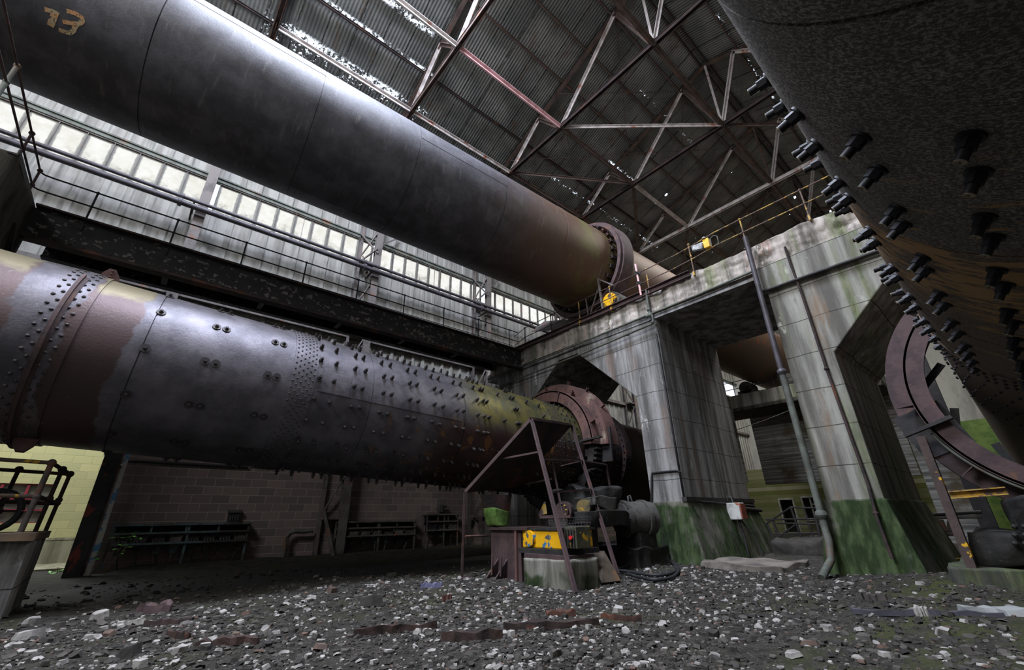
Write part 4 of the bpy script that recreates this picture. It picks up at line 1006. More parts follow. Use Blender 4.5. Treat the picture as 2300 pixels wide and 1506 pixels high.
# saplings at the first column
R = random.Random(3)
for k, (px, py, lb) in enumerate([(208, 1280, 'leafy sapling at the foot of the first column'), (236, 1285, 'taller sprig with few leaves right of the first column'), (130, 1283, 'tiny green weed on the sill of the open bay')]):
    b = aZ(px, py, .05) if k < 2 else aY(px, py, WY+.6); b = Vector((b.x, min(b.y, WY-.7) if k < 2 else b.y, .02))
    r = thing('sapling' if k < 2 else 'weed', lb, 'plant', b, 'saplings by the first column')
    st = MB(); lf = MB()
    for s in range(3 if k < 2 else 2):
        h = (.9 if k == 1 else .55) if k < 2 else .12; e = Vector((R.uniform(-.15,.5), R.uniform(-.2,.1), h*R.uniform(.7,1)))
        pts = [b+e*t+Vector((0,0,.06*math.sin(t*3))) for t in (0, .35, .7, 1)]; st.tube(pts, [.008,.006,.005,.003], 5)
        for q in range(5 if k < 2 else 4):
            c = pts[-1]+Vector((R.uniform(-.14,.14), R.uniform(-.12,.12), R.uniform(-.14,.06))); a2 = R.uniform(0, 6.28); d = Vector((math.cos(a2), math.sin(a2), R.uniform(-.4,.2)))*.06; n2 = Vector((-d.y, d.x, .02))*.6
            lf.add([c-d, c-n2*.8, c+d*.4-n2*.4, c+d*1.3, c+d*.4+n2*.4, c+n2*.8], [(0,1,2,3,4,5)])
    st.build('stem', M['twig'], r); lf.build('foliage', M['leaf'], r)
# knee braces from the columns to the rail beam above the windows
for i, (x, lb) in enumerate([(5.18, 'angle-iron knee brace at the second lattice column by the window head'), (10.55, 'angle-iron knee brace at the third lattice column by the window head'), (16.0, 'angle-iron knee brace at the fourth lattice column by the window head')]):
    r = thing('knee_brace', lb, 'brace', (x, WY-.5, 10.6), 'column knee braces')
    m = MB(); m.angle((x-.72, WY-.16, 11.3), (x-.1, WY-.5, 10.5), .07, .015); m.build('upper_arm', M['grey_steel'], r)
    m = MB(); m.angle((x-.72, WY-.16, 9.9), (x-.1, WY-.5, 10.7), .07, .015); m.build('lower_arm', M['grey_steel'], r)
    m = MB(); m.angle((x+.9, WY-.16, 11.9), (x+.1, WY-.5, 11.0), .06, .015); m.build('far_arm', M['grey_steel'], r)
# ------------------------------------------------------------------ rail, pipes and fittings on the portal
XR = 9.9
r = thing('walkway_rail', 'long rail on the portal top, yellow at the right and rusty at the left', 'guard rail', (XR, 6, 6.95), 'tube handrails')
m = MB(); m.chan((XR, 11.6, 6.86), (XR, 4.2, 6.86), .10, .17); lab(m.build('kerb_channel', M['rust'], r), 'purple rusty kerb channel')
for y in (10.7, 9.33, 8.02, 6.75, 5.43, 4.09, 2.73, 1.40, .1):
    m = MB(); zb = 6.8 if y > 4 else 6.92; zt = 7.60 if y > 4.5 else 7.72
    m.cyl((XR-.02, y, zb), (XR-.02, y, zt), .019, 8); m.ball((XR-.02, y, zt), .036, 8); m.ball((XR-.02, y, zt-.38), .034, 8); m.bar((XR-.03, y, zb-.05), (XR-.03, y, zb+.08), .08, .04)
    m.build('post', M['yellow'] if y < 8.2 else M['rust'], r)
for dz in (0, -.38):
    m = MB(); m.tube([(XR-.02, y, (7.60 if y > 4.5 else 7.60+.12*sst(4.5, 3.2, y) if False else 7.60+.12*(1-sst(3.2, 4.5, y)))+dz) for y in (4.6, 4.0, 3.4, 2.73, 1.4, .1, -1.5)], .014, 8); m.build('rail', M['yellow'], r)
    m = MB(); m.tube([(XR-.02, y, 7.60+dz-.0*y) for y in (4.6, 6.7, 8.0, 9.3, 10.7)]+[(XR-.02, 11.3, 7.45+dz)], .014, 8); m.build('rail', M['rust'], r)
# scaffold tube clamped to the rail
r = thing('scaffold_tube', 'short mauve scaffold tube clamped upright to the portal rail', 'scaffold tube', (XR-.09, 5.9, 6.9))
a = aX(1440, 664, XR-.09); b = aX(1427, 594, XR-.09); m = MB(); m.cyl(a, b, .03, 10); m.build('tube', M['truss_pink'], r)
m = MB()
for t in (.30, .62): c = a.lerp(b, 1-t); m.box((c.x-.05, c.y-.05, c.z-.04), (c.x+.12, c.y+.05, c.z+.04)); m.cyl(c+Vector((-.06,.02,.05)), c+Vector((-.06,-.14,-.08)), .012, 6)
m.build('clamp', M['black_steel'], r)
c = aX(1586, 549, XR-.06); r = thing('junction_box', 'yellow box hung on the portal rail', 'box', c)
m = MB(); m.box((c.x-.06, c.y-.10, c.z-.13), (c.x+.05, c.y+.05, c.z+.13)); m.build('case', M['yellow_bright'], r, bevel=.01); m = MB(); m.dome((c.x-.06, c.y+.0, c.z+.15), (0,0,1), .05, .05, 10); lab(m.build('cap', M['white_paint'], r), 'white cap')
c2 = aX(1566, 556, XR-.07); tag(rough((c2.x-.04, c2.y-.13, c2.z-.1), (c2.x+.03, c2.y+.13, c2.z+.08), 7, .06, 11).build('plastic_sheet', simple('silver_sheet', srgb(150,150,150), srgb(70,70,72), scale=9, rough=.3, bump=.4), None), 'crumpled silver sheet caught on the rail beside the yellow box', 'plastic sheet')
m = MB(); c3 = aX(1604, 540, XR-.1); m.tube([c3+Vector((0, .09, -.13)), c3+Vector((0, .08, .1)), c3+Vector((0, 0, .14)), c3+Vector((0, -.09, .08)), c3+Vector((0, -.09, -.12)), c3+Vector((0, 0, -.16))], .010, 6); tag(m.build('wire_hoop', M['conduit']), 'bent wire hoop on the rail right of the yellow box', 'wire')
# roller bearing for the high kiln
r = thing('roller_bearing', 'grey bearing housing with a flaking yellow end cover behind the portal rail', 'bearing', (10.4, 7.0, 6.9))
c = aX(1371, 676, 10.25); m = MB(); m.cyl((10.27, c.y, c.z), (11.4, c.y, c.z), .33, 24); m.box((10.35, c.y-.45, 6.9), (11.4, c.y+.4, c.z-.05)); m.build('housing', M['motor'], r)
m = MB(); m.cyl((10.18, c.y, c.z), (10.28, c.y, c.z), .25, 24); m.cyl((10.14, c.y, c.z), (10.18, c.y, c.z), .20, 24)
for k in range(8): t = k*math.pi/4; m.cyl((10.15, c.y+.22*math.cos(t), c.z+.22*math.sin(t)), (10.18, c.y+.22*math.cos(t), c.z+.22*math.sin(t)), .016, 6)
lab(m.build('end_cover', M['yellow_bright'], r), 'bright flaking yellow end cover')
m = MB(); m.cyl((10.75, 8.0, 7.52), (11.3, 8.0, 7.52), .38, 32); m.build('roller', M['rust_dark'], r)
r = thing('bearing_stand', 'dark angle-iron stand beside the yellow bearing cover', 'frame', (10.1, 7.4, 6.9))
m = MB(); a = aX(1343, 625, 10.1); b = aX(1355, 697, 10.1); m.bar(a, (b.x, b.y, 6.92), .06, .06); m.build('post', M['grey_steel'], r)
for p, q in (((1343, 627), (1380, 642)), ((1343, 650), (1325, 710)), ((1316, 672), (1322, 712))):
    m = MB(); m.bar(aX(*p, 10.12), aX(*q, 10.12), .035, .035); m.build('brace', M['grey_steel'], r)
m = MB(); m.plate([aX(1194, 745, 10.6), aX(1222, 722, 11.4), aX(1292, 717, 11.2), aX(1248, 741, 10.5)], .02); tag(m.build('steel_sheet', M['grey_steel']), 'flat grey steel sheet over the corner of the walkway and portal', 'steel sheet')
# pipes along and down the portal
def pipe(pts, rad, mat, label, joints=(), nm='pipe', grp='pipes on the concrete portal', n=10):
    r = thing(nm, label, 'pipe', pts[0], grp); m = MB(); m.tube(pts, rad, n); m.build('pipe_run', M[mat], r)
    for j in joints:
        m = MB(); m.ball(j, rad*1.7, 8); m.build('joint', M[mat], r)
    return r
PX = 9.84
pipe([(PX, 12.9, 6.10), (PX, 9.3, 6.10), (PX, 5.6, 6.16), (PX, 4.2, 6.17), (PX, 2.75, 6.22)], .030, 'conduit', 'upper grey pipe along the crosshead lip', [(PX, y, 6.13) for y in (11, 8.4, 7, 5.6)])
pipe([(PX, 12.8, 5.66), (PX, 8.1, 5.74), (PX, 5.5, 5.86), (PX, 5.43, 5.93), (PX, 5.45, 6.13)], .030, 'conduit', 'lower grey pipe crossing in front of the left opening', [(PX, 5.46, 5.9), (PX, 6.3, 5.82)])
pipe([(PX, 5.5, 6.95), (PX, 5.52, 6.5), (PX, 5.5, 6.13)], .036, 'conduit', 'short upright pipe stub joining the crosshead pipes', [(PX, 5.5, 6.13), (PX, 5.52, 6.3)])
pipe([(PX, 13.2, 5.2), (PX, 11.5, 5.72), (PX, 11, 6.1)], .025, 'conduit', 'sagging thin pipe at the far left of the crosshead')
g = aZ(1846, 1303, .0)
pipe([(9.66, 2.66, 7.05), (9.66, 2.68, 5.0), (9.70, 2.70, 3.7)], .055, 'pipe', 'upper dark length of the big downpipe on the second pier', [(9.70, 2.70, 3.7)])
pipe([(9.70, 2.70, 3.7), (9.72, 2.71, 2.0), (9.72, 2.72, .95), (9.66, 2.70, .55), (9.55, 2.72, .25), (g.x, g.y, .02)], .062, 'conduit', 'lower pale length of the big downpipe with a green curved foot', [(9.72, 2.72, .97)])
pipe([(9.86, 2.0, 6.5), (9.86, 2.0, 6.1), (9.95, 1.99, 5.3), (9.95, 1.99, 3.63), (9.95, 1.94, 1.44), (9.80, 1.94, .95), (9.72, 1.90, .3)], .026, 'rust_dark', 'thin rusty conduit running down the second pier', [(9.95, 1.99, 3.63), (9.82, 1.94, .98)])
pipe([(9.88, -1.2, 5.62), (9.88, 2.74, 5.66)], .03, 'black_steel', 'black line in the dark gap under the corbel of the second pier')  # dark gap under the corbel drawn as a black tube
pipe([(9.94, 6.5, .4), (9.95, 6.24, 1.9), (9.97, 6.22, 2.0), (9.97, 5.55, 2.0), (9.97, 5.44, 1.96)], .022, 'rubber', 'black cable bent round the front of the first pier')
pipe([(9.97, 5.49, 5.6), (9.97, 5.48, 3.4), (9.97, 5.47, 1.4), (10.6, 5.38, 1.30), (13.6, 5.38, 1.22)], .024, 'rubber', 'black cable down the corner of the first pier')
pipe([(12.0, 5.35, 1.18), (13.9, 5.35, 1.1)], .05, 'black_steel', 'fat dark pipe low on the side of the first pier')
a = aX(1655, 966, 20); b = aX(1785, 918, 20); m = MB(); m.tube([a, a.lerp(b, .5)-Vector((0,0,.03)), b], .015, 6); tag(m.build('cable', M['conduit']), 'thin cable stretched across the gap below the distant crosshead', 'cable')
# bits on the distant crosshead
r = thing('roller_bearing', 'small distant bearing with a round end on the far crosshead', 'bearing', (24.3, 8.2, 7.0))
c = aX(1677, 870, 24.4); m = MB(); m.cyl((24.2, c.y, 7.35), (25, c.y, 7.35), .34, 20); m.box((24.2, c.y-.45, 7.0), (25, c.y+.45, 7.2)); m.build('housing', M['motor'], r); m = MB(); m.cyl((24.12, c.y, 7.35), (24.2, c.y, 7.35), .12, 16); m.build('shaft_end', M['black_steel'], r)
tag(rough((24.2, 6.2, 7.02), (24.9, 7.0, 7.6), 6, .12, 4).build('rubble_heap', M['motor']), 'grey rubble heap at the right end of the far crosshead', 'rubble')
r = thing('handrail', 'thin far handrail on the distant crosshead', 'handrail', (24, 7, 7), 'tube handrails')
for z in (7.35, 7.75): m = MB(); m.tube([(24.05, 10.5, z), (24.05, 6, z)], .02, 6); m.build('rail', M['black_steel'], r)
for y in (10, 9.2, 8.2, 7.2): m = MB(); m.cyl((24.05, y, 7.0), (24.05, y, 7.75), .02, 6); m.build('post', M['black_steel'], r)

# ------------------------------------------------------------------ drive station under the left kiln
F1 = Vector((5.34, 4.88, -.02)); F2 = Vector((7.19, 5.50, .03)); T1 = Vector((5.806, 6.182, 2.80)); T2 = Vector((7.657, 6.766, 2.995))
A = Vector((5.10, 7.39, 1.48)); B = A+(T2-T1)
r = thing('steel_platform', 'rusty sloping steel plate stand with ladder-like legs in front of the left kiln', 'platform', (6, 6.3, 0))
m = MB(); m.plate([T1, T2, B, A], .02); lab(m.build('plate', M['rust_dark'], r), 'dark rusty sloping plate')
m = MB(); m.angle(T1, A, .06, .012); m.angle(T1, T2, .06, .012); lab(m.build('edge_angle', M['rust'], r), 'brown edge angles')
m = MB(); m.plate([T1+Vector((-.03,.0,.03)), T2+Vector((-.03,0,.03)), T2+Vector((.1,.16,.03)), T1+Vector((.1,.16,.03))], .04); m.build('top_channel', M['rust_dark'], r)
d1 = (T1-F1); 
for p, q in ((F1, T1), (F2, T2)): m = MB(); m.angle(p, q, .055, .014); m.angle(p, q, -.03, .012); m.build('leg', M['rust'], r)
A0 = Vector((5.09, 7.39, -.02)); m = MB(); m.angle(A0, A, .05, .012); m.box((5.0, 7.3, -.03), (5.2, 7.5, .02)); m.build('leg', M['rust'], r)
for t in (.50, .71): m = MB(); m.angle(F1.lerp(T1, t), F2.lerp(T2, t), .035, .01); m.build('rung', M['rust'], r)
S1a, S1b = aY(1235, 1022, 6.75), aY(1282, 1268, 5.9); S2a, S2b = aY(1303, 1035, 6.95), aY(1382, 1290, 5.6)
for p, q in ((S1b, S1a), (S2b, S2a)): m = MB(); m.angle(p, q, .045, .012); m.build('leg', M['rust'], r)
for p, q in ((aY(1236, 1030, 6.75), aY(1303, 1028, 6.95)), (aY(1208, 1018, 6.0), aY(1122, 1034, 6.9)), (aY(1240, 1078, 6.6), aY(1182, 1090, 7.2)), (aY(1310, 1085, 6.8), aY(1276, 1092, 7.2))): m = MB(); m.angle(p, q, .035, .01); m.build('cross_bar', M['rust'], r)
p, q, s = aY(1306, 1037, 7.0), aY(1362, 1046, 7.0), aY(1371, 1098, 7.0); m = MB(); m.plate([p, q, q+Vector((0,.7,-.05)), p+Vector((0,.7,-.05))], .02); m.angle(p, q, .04, .01); m.angle(q, s, .04, .01); m.build('side_bracket', M['rust'], r)
p = aY(1040, 1206, 7.35); q = aY(1098, 1204, 7.35); m = MB(); m.cyl((5.1, 7.37, p.z), q, .02, 8); m.build('cross_bar', M['rust'], r)
m = MB(); m.plate([aY(1080, 1112, 7.9), aY(1150, 1112, 7.9), aY(1143, 1160, 7.9), aY(1096, 1166, 7.9)], .02); m.build('lower_plate', M['rust_dark'], r)
# concrete foot with the drive castings on it
r = thing('concrete_plinth', 'low rounded mossy concrete foot under the yellow and blue casting', 'plinth', (6, 5.6, 0))
m = rough((5.46, 5.04, -.12), (6.12, 6.12, .38), 12, .05, 21); m.build('block', concrete('wet_mossy_foot', (140,138,128), (84,82,74), mossbase=.16, lines=False), r); m = MB(); m.box((5.5, 5.14, .38), (6.15, 6.15, .44)); m.build('top_plate', M['rust'], r)
r = thing('bed_frame', 'purple brown steel bed box with bolted feet, left of the concrete foot', 'machine bed', (6.4, 6.8, 0))
m = MB(); m.box((5.62, 6.36, -.05), (7.8, 7.24, .80)); m.build('side_plate', M['rust'], r, bevel=.01); m = MB(); m.box((5.56, 6.12, .80), (7.9, 7.32, .85)); m.build('top_plate', M['rust_dark'], r); m = MB(); m.bar((5.60, 6.46, -.05), (5.60, 6.46, .8), .05, .06, (1,0,0)); m.build('stiffener', M['rust_pink'], r)
for y in (6.74, 7.0):
    m = MB(); m.plate([(5.63, y, .32), (5.63, y+.03, .02), (5.32, y+.02, -.02), (5.47, y-.01, .16)], .03); m.cyl((5.45, y, .05), (5.47, y, .36), .02, 8); m.build('anchor_bolt', M['rust'], r)
r = thing('drive_casting', 'bright yellow gearbox casting with blue patches above the concrete foot', 'gearbox', (6.2, 5.7, .44))
m = MB(); m.box((5.62, 5.34, .52), (6.4, 6.32, .80)); m.cyl((5.68, 6.1, .67), (5.57, 6.1, .67), .13, 20); m.build('case', M['yblue'], r, bevel=.02)
m = MB(); m.box((5.56, 5.26, .44), (6.45, 6.36, .52)); lab(m.build('foot_flange', M['grease'], r), 'greasy foot flange')
m = MB(); m.box((5.6, 5.3, .80), (6.45, 6.36, .84)); m.build('top_flange', M['grease'], r)
m = MB(); m.box((5.64, 5.04, .54), (5.98, 5.30, .86)); m.build('control_head', simple('greenish_control_box', srgb(84,84,62), srgb(58,58,50), c3=srgb(206,156,30), scale3=7, lo3=.6, hi3=.63, rough=.7, bump=.5), r, bevel=.01)
p = Vector((5.63, 5.14, .70)); m = MB(); m.cyl(p, p-Vector((.05, .02, 0)), .03, 12); lab(m.build('push_button', M['red'], r), 'small red knob')
for k in range(4): m = MB(); m.cyl((5.62, 5.08+.06*k, .56), (5.62, 5.08+.06*k, .82), .014, 6); m.build('bolt', M['grease'], r)
# greasy pinion, pulley and guards above
r = thing('pinion_drive', 'black greasy pinion and pulley with a yellow bolted hub under the gear', 'drive', (7.2, 6.4, .93))
rough((6.9, 5.9, .84), (8.4, 7.0, 1.08), 16, .10, 31).build('bearing_block', M['grease'], r); rough((7.4, 6.3, 1.0), (8.6, 7.6, 1.6), 16, .16, 33).build('pinion', M['grease'], r)
c = aX(1265, 1147, 6.7); m = MB(); m.cyl(c, c+Vector((.14, .06, 0)), .17, 20); m.cyl(c+Vector((-.03,-.01,0)), c, .12, 16); lab(m.build('hub', M['rust'], r), 'rust ringed hub')
m = MB()
for k in range(8): t = k*math.pi/4; q = c+Vector((-.035, .115*math.cos(t), .115*math.sin(t))); m.dome(q, (-1,-.3,0), .022, .025, 6)
lab(m.build('hub_bolt', M['yellow'], r), 'yellow hub bolts')
c = aX(1310, 1140, 7.2); m = MB(); m.cyl(c, c+Vector((.3, .1, 0)), .15, 20); lab(m.build('coupling', simple('dirty_yellow_coupling', srgb(120,104,64), srgb(70,66,58), c3=srgb(196,150,40), scale3=6, lo3=.55, hi3=.6, rough=.7, bump=.5), r), 'dull yellow coupling half'); rough((c.x+.1, c.y-.25, c.z-.05), (c.x+.7, c.y+.3, c.z+.2), 12, .12, 5).build('grease_cover', M['motor'], r)
c = aX(1360, 1143, 7.8); m = MB(); m.cyl(c, c+Vector((.2,.05,0)), .12, 16); lab(m.build('end_disc', M['mossgreen'], r), 'green end disc')
m = MB(); m.plate([aX(1208, 1160, 7.7), aX(1222, 1128, 7.9), aX(1250, 1122, 8.1), aX(1244, 1150, 7.9)], .03); lab(m.build('side_guard', M['yellow'], r), 'yellow side guard')
# woven belt guard basket
r = thing('belt_guard', 'half-round wire mesh belt guard in front of the greasy pinion', 'belt guard', (6.3, 6.2, .95))
cg = aX(1256, 1164, 6.25); m = MB(); n = 15
def gp(u, t): return Vector((cg.x+.02, cg.y, cg.z))+Vector((.10*u, 0, 0))+Vector((0, math.cos(t), math.sin(t)))*.25
for i in range(n+1): t = math.pi+math.pi*i/n; m.cyl(gp(-.6, t), gp(6, t), .008, 5)
for j in range(9): u = -.6+6.6*j/8; m.tube([gp(u, math.pi+math.pi*i/n) for i in range(n+1)], .008, 5)
m.build('basket', M['mesh'], r)
m = MB()
for i in range(14): q = Vector((cg.x-.05, cg.y-.24+.48*i/13, cg.z)); dz = .25*math.sqrt(max(0, 1-(-.96+1.92*i/13)**2)); m.cyl(q, q-Vector((0,0,dz)), .007, 5)
for j in range(6): hz = .04*j; hw = math.sqrt(max(0, .0625-hz*hz)); m.cyl((cg.x-.05, cg.y-hw, cg.z-hz), (cg.x-.05, cg.y+hw, cg.z-hz), .007, 5)
m.build('end_mesh', M['mesh'], r); m = MB(); m.bar((cg.x-.06, cg.y+.45, cg.z+.02), (cg.x-.06, cg.y-.35, cg.z+.02), .04, .05); m.build('rim_bar', M['rust'], r)
p = aY(1120, 1176, 7.1); tag(rough((p.x-.16, 6.95, .84), (p.x+.16, 7.28, 1.15), 8, .09, 12).build('moss_lump', M['mossgreen']), 'bright green moss-covered block on the steel bed', 'block')
# raking brown plates right of the foot
r = thing('raking_support', 'brown raking steel support plates right of the mossy foot', 'support', (6, 4.9, 0))
brown = simple('brown_scale', srgb(84,72,60), srgb(60,53,45), c3=srgb(104,80,54), rough=.85)
P1, P2_, B1, B2 = aX(1318, 1240, 6.5), aX(1357, 1238, 6.75), aZ(1352, 1310, .0), aZ(1395, 1305, .0)
m = MB(); m.plate([P1, P2_, B2, B1], .09); m.build('plate', brown, r)
m = MB(); q = aX(1296, 1243, 6.35); g_ = aZ(1318, 1296, .0); m.plate([q, P1, B1, g_], .06); m.build('plate', brown, r)
m = MB(); m.bar(aX(1300, 1262, 6.0), aZ(1306, 1318, .0), .10, .05); m.build('prop', M['rust'], r)
# round motor by the first pier
r = thing('electric_motor', 'round dusty grey motor lying by the foot of the first pier', 'motor', (9, 6.4, .4))
c = aX(1398, 1166, 8.6); ax = Vector((.93, -.32, .0)).normalized(); m = MB(); m.cyl(c, c+ax*.75, .36, 28); m.cyl(c-ax*.03, c+ax*.06, .39, 28)
for k in range(14): t = 2*math.pi*k/14; 
m.cyl(c+ax*.5, c+ax*.58, .40, 28); m.build('body', M['motor'], r)
m = MB(); m.cyl(c-ax*.07, c-ax*.03, .33, 28); m.cyl(c-ax*.09, c-ax*.07, .24, 24); m.build('end_cap', M['motor'], r)
m = MB()
for k in range(10): t = 2*math.pi*k/10; u = Vector((-ax.y, ax.x, 0)); q = c+(u*math.cos(t)+Vector((0,0,1))*math.sin(t))*.36; m.dome(q-ax*.03, -ax, .02, .025, 6)
m.build('bolt', M['grease'], r); m = MB(); m.box((c.x+.1, c.y-.35, .1), (c.x+.7, c.y+.3, c.z-.28)); m.build('foot', M['grease'], r); m = MB(); m.tube([c+Vector((.3,0,.36)), c+Vector((.3,0,.48)), c+Vector((.38,0,.5)), c+Vector((.45,0,.36))], .02, 6); m.build('lifting_eye', M['motor'], r)
tag(rough((8.5, 5.9, -.1), (9.7, 7.6, .38), 16, .13, 17).build('dust_heap', M['grease']), 'heap of caked dust under the round motor', 'heap')
# hoses on the ground
def hose(pxs, label, rad=.028, grp='hoses by the first pier'):
    P = []
    for x, y, z in pxs: P.append(aZ(x, y, z))
    Q = []
    for i in range(len(P)-1):                       # smooth the run
        a, b, c_, d = P[max(i-1,0)], P[i], P[i+1], P[min(i+2, len(P)-1)]
        for k in range(5):
            t = k/5; Q.append(.5*((2*b)+(c_-a)*t+(2*a-5*b+4*c_-d)*t*t+(3*b-a-3*c_+d)*t*t*t))
    Q.append(P[-1]); m = MB(); m.tube(Q, rad, 8); tag(m.build('hose', M['rubber']), label, 'hose', grp)
hose([(1432, 1215, .25), (1446, 1226, .22), (1480, 1246, .12), (1508, 1262, .06), (1518, 1280, .03), (1500, 1291, .03), (1460, 1292, .03), (1420, 1286, .03), (1388, 1282, .03)], 'black hose looping down from the first pier to the gravel')
hose([(1440, 1214, .28), (1462, 1234, .18), (1498, 1252, .09), (1523, 1276, .03), (1512, 1296, .03), (1475, 1303, .03), (1440, 1298, .03), (1410, 1290, .03)], 'outer black hose lying beyond the looped one')
hose([(1428, 1228, .15), (1430, 1250, .07), (1415, 1268, .05), (1392, 1277, .04)], 'short black hose curling behind the motor', .022)
# control box on a post and the stair rail
r = thing('control_box', 'tilted white and rust red control box on a bent post beside the first pier', 'control box', (12, 5.1, .1))
c = Vector((12.0, 5.22, 1.08)); m = MB(); m.box((c.x-.16, c.y-.17, c.z-.20), (c.x+.16, c.y+.17, c.z+.20)); ob = m.build('case', M['sign_white'], r, bevel=.02)
m = MB(); m.box((c.x-.14, c.y-.20, c.z-.18), (c.x+.14, c.y-.17, c.z+.18)); lab(m.build('door', simple('rust_red_door', srgb(136,68,48), srgb(110,60,48), scale=2.5, lo=.5, hi=.6, rough=.7), r), 'rust red door')
m = MB(); m.tube([(12, 5.2, .9), (12.02, 5.16, .5), (12.0, 5.14, .05)], .03, 8); m.tube([(12.05, 5.18, .9), (12.25, 5.0, .45), (12.3, 4.92, .05)], .022, 8); m.build('post', M['black_steel'], r); m = MB(); m.tube([(12, 5.25, 1.28), (12, 5.28, 1.42), (12, 5.36, 1.45), (12, 5.40, 1.3)], .02, 8); m.build('cable', M['motor'], r)
r = thing('stair_rail', 'dark tube stair rail in front of the distant doorway', 'handrail', (13.6, 4.5, .2), 'tube handrails')
J = lambda x, y, X=13.6: aX(x, y, X)
for p, q, w_ in (((1736, 1170), (1763, 1250), .035), ((1776, 1140), (1803, 1218), .03), ((1806, 1142), (1826, 1206), .025), ((1832, 1162), (1855, 1262), .04), ((1722, 1177), (1742, 1216), .03)):
    m = MB(); m.cyl(J(*p), J(*q), w_, 8); m.build('post', M['black_steel'], r)
for p, q in (((1720, 1178), (1776, 1140)), ((1776, 1140), (1848, 1143)), ((1736, 1216), (1786, 1180)), ((1742, 1213), (1842, 1213)), ((1720, 1168), (1842, 1166)), ((1745, 1176), (1846, 1178)), ((1738, 1200), (1840, 1198)), ((1760, 1257), (1818, 1206)), ((1832, 1163), (1846, 1154))):
    m = MB(); m.cyl(J(*p), J(*q), .022, 8); m.build('rail', M['black_steel'], r)
tag(rough((12.2, 3.1, -.2), (15.2, 4.6, .42), 14, .16, 23).build('rubble_heap', M['peb_dark']), 'dark rubble heap between the two piers below the stair rail', 'rubble')
p = aZ(1690, 1262, .08); tag(rough((p.x-.9, p.y-.9, -.05), (p.x+.6, p.y+.7, .10), 12, .07, 29).build('sacking', simple('grey_sacking', srgb(120,112,104), srgb(84,78,74), scale=2, rough=.95, bump=.5)), 'crumpled grey sacking on the ground beside the control box post', 'sacking')

# ------------------------------------------------------------------ drive side of the right kiln
r = thing('guard_support', 'yellow and rust steel stanchion with a side arm holding the right gear guard', 'stanchion', (8.85, .9, .3))
m = MB(); a = Vector((8.85, .91, .28)); b = aX(2069, 982, 8.85); m.ibeam(a, b, .10, .14, .02, .02, (1,0,0)); m.box((8.72, .80, .25), (8.98, 1.03, .30)); m.build('stanchion', simple('yellow_on_rust', srgb(72,58,54), srgb(58,48,46), c3=srgb(206,156,30), scale3=3, lo3=.58, hi3=.61, rough=.75, bump=.4), r)
m = MB(); m.chan(aX(2134, 1113, 8.85), aX(2262, 1103, 8.85), .08, .10); lab(m.build('side_arm', M['yellow'], r), 'worn yellow side arm')
r = thing('kiln_plinth', 'dark mossy concrete plinth under the right kiln', 'plinth', (9.5, -.5, 0))
rough((8.7, -3.4, -.2), (10.6, 1.15, .30), 18, .05, 41).build('block', concrete('damp_dark_plinth', (84,86,78), (50,52,48), mossbase=None, lines=False, moss=(6,1,1)), r)
m = MB(); m.box((8.64, .10, -.1), (8.70, .22, .3)); m.build('angle', M['rust_dark'], r)
r = thing('kiln_drive', 'black greasy drive block in the shadow under the right kiln', 'drive', (9.5, -.8, .3))
rough((9.0, -2.6, .28), (10.6, .35, 1.15), 14, .12, 43).build('housing', M['grease'], r); m = MB(); c = Vector((8.95, .1, .85)); m.cyl(c, c+Vector((.5,0,0)), .2, 18); m.build('shaft_end', M['grease'], r)
rough((9.0, .25, .28), (9.9, .85, .75), 8, .12, 44).build('grease_lump', M['grease'], r)
m = MB()
for k in range(7): q = Vector((8.9, .42-.03*k, .6+.1*(k % 3))); m.ball(q, .035, 6)
m.build('nut', M['grease'], r)
p = aX(2120, 1165, 14); r = thing('pipe_stand', 'low stand of pale pipes behind the yellow stanchion', 'pipes', p)
for k, (a, b) in enumerate((((2092, 1157), (2205, 1151)), ((2094, 1164), (2205, 1161)), ((2118, 1192), (2150, 1192)), ((2122, 1200), (2152, 1198)), ((2112, 1168), (2122, 1192)), ((2135, 1168), (2133, 1192)))):
    m = MB(); m.cyl(aX(*a, 14), aX(*b, 14), .05 if k > 1 else .035, 8); m.build('pipe_run', M['grey_steel'] if k else M['black_steel'], r)
m = MB(); a = aX(2178, 1110, 21.5); m.box((21.2, a.y-.35, -.1), (21.5, a.y+.05, 6.5)); tag(m.build('steel_post', M['black_steel']), 'dark post behind the right kiln drive', 'post')
m = MB(); a = aX(2230, 1090, 30); m.box((30, -4, -.1), (30.3, a.y+1.2, 5.0)); tag(m.build('plant_screen', M['green_strip']), 'patch of green growth beyond the right kiln drive', 'plants', None, 'stuff')

# ------------------------------------------------------------------ caged pedestal at the lower left
r = thing('concrete_pedestal', 'rough concrete pedestal at the lower left picture edge', 'pedestal', (-1.6, 9.2, 0))
rough((-3.0, 8.25, -.15), (-.76, 9.9, .84), 16, .035, 51).build('block', M['portal'], r); rough((-3.0, 8.2, .84), (-.74, 9.85, .93), 14, .015, 52).build('cap_plate', simple('rust_stained_cap', srgb(126,104,82), srgb(96,90,84), scale=2.5, c3=srgb(140,80,50), rough=.85), r)
r = thing('rail_cage', 'corroded tube rail cage with yellow flecks on the left pedestal', 'rail cage', (-1.2, 9.3, .93), 'tube handrails')
C1 = Vector((-.89, 8.6, 1.79)); C2 = Vector((-.76, 9.75, 1.74)); C0 = Vector((-2.6, 8.6, 1.83)); C3 = Vector((-2.3, 9.75, 1.80)); CM = C1.lerp(C2, .55)
for p in (C1, CM, C2, Vector((-1.32, 9.75, 1.78))):
    m = MB(); m.cyl((p.x-.03, p.y, .90), p, .032 if p == C1 else .026, 10); m.ball(p, .05, 8); m.ball((p.x-.015, p.y, 1.36), .045, 8); lab(m.build('post', M['grey_steel'], r), 'worn pale post') if p == C1 else m.build('post', M['rust_dark'], r)
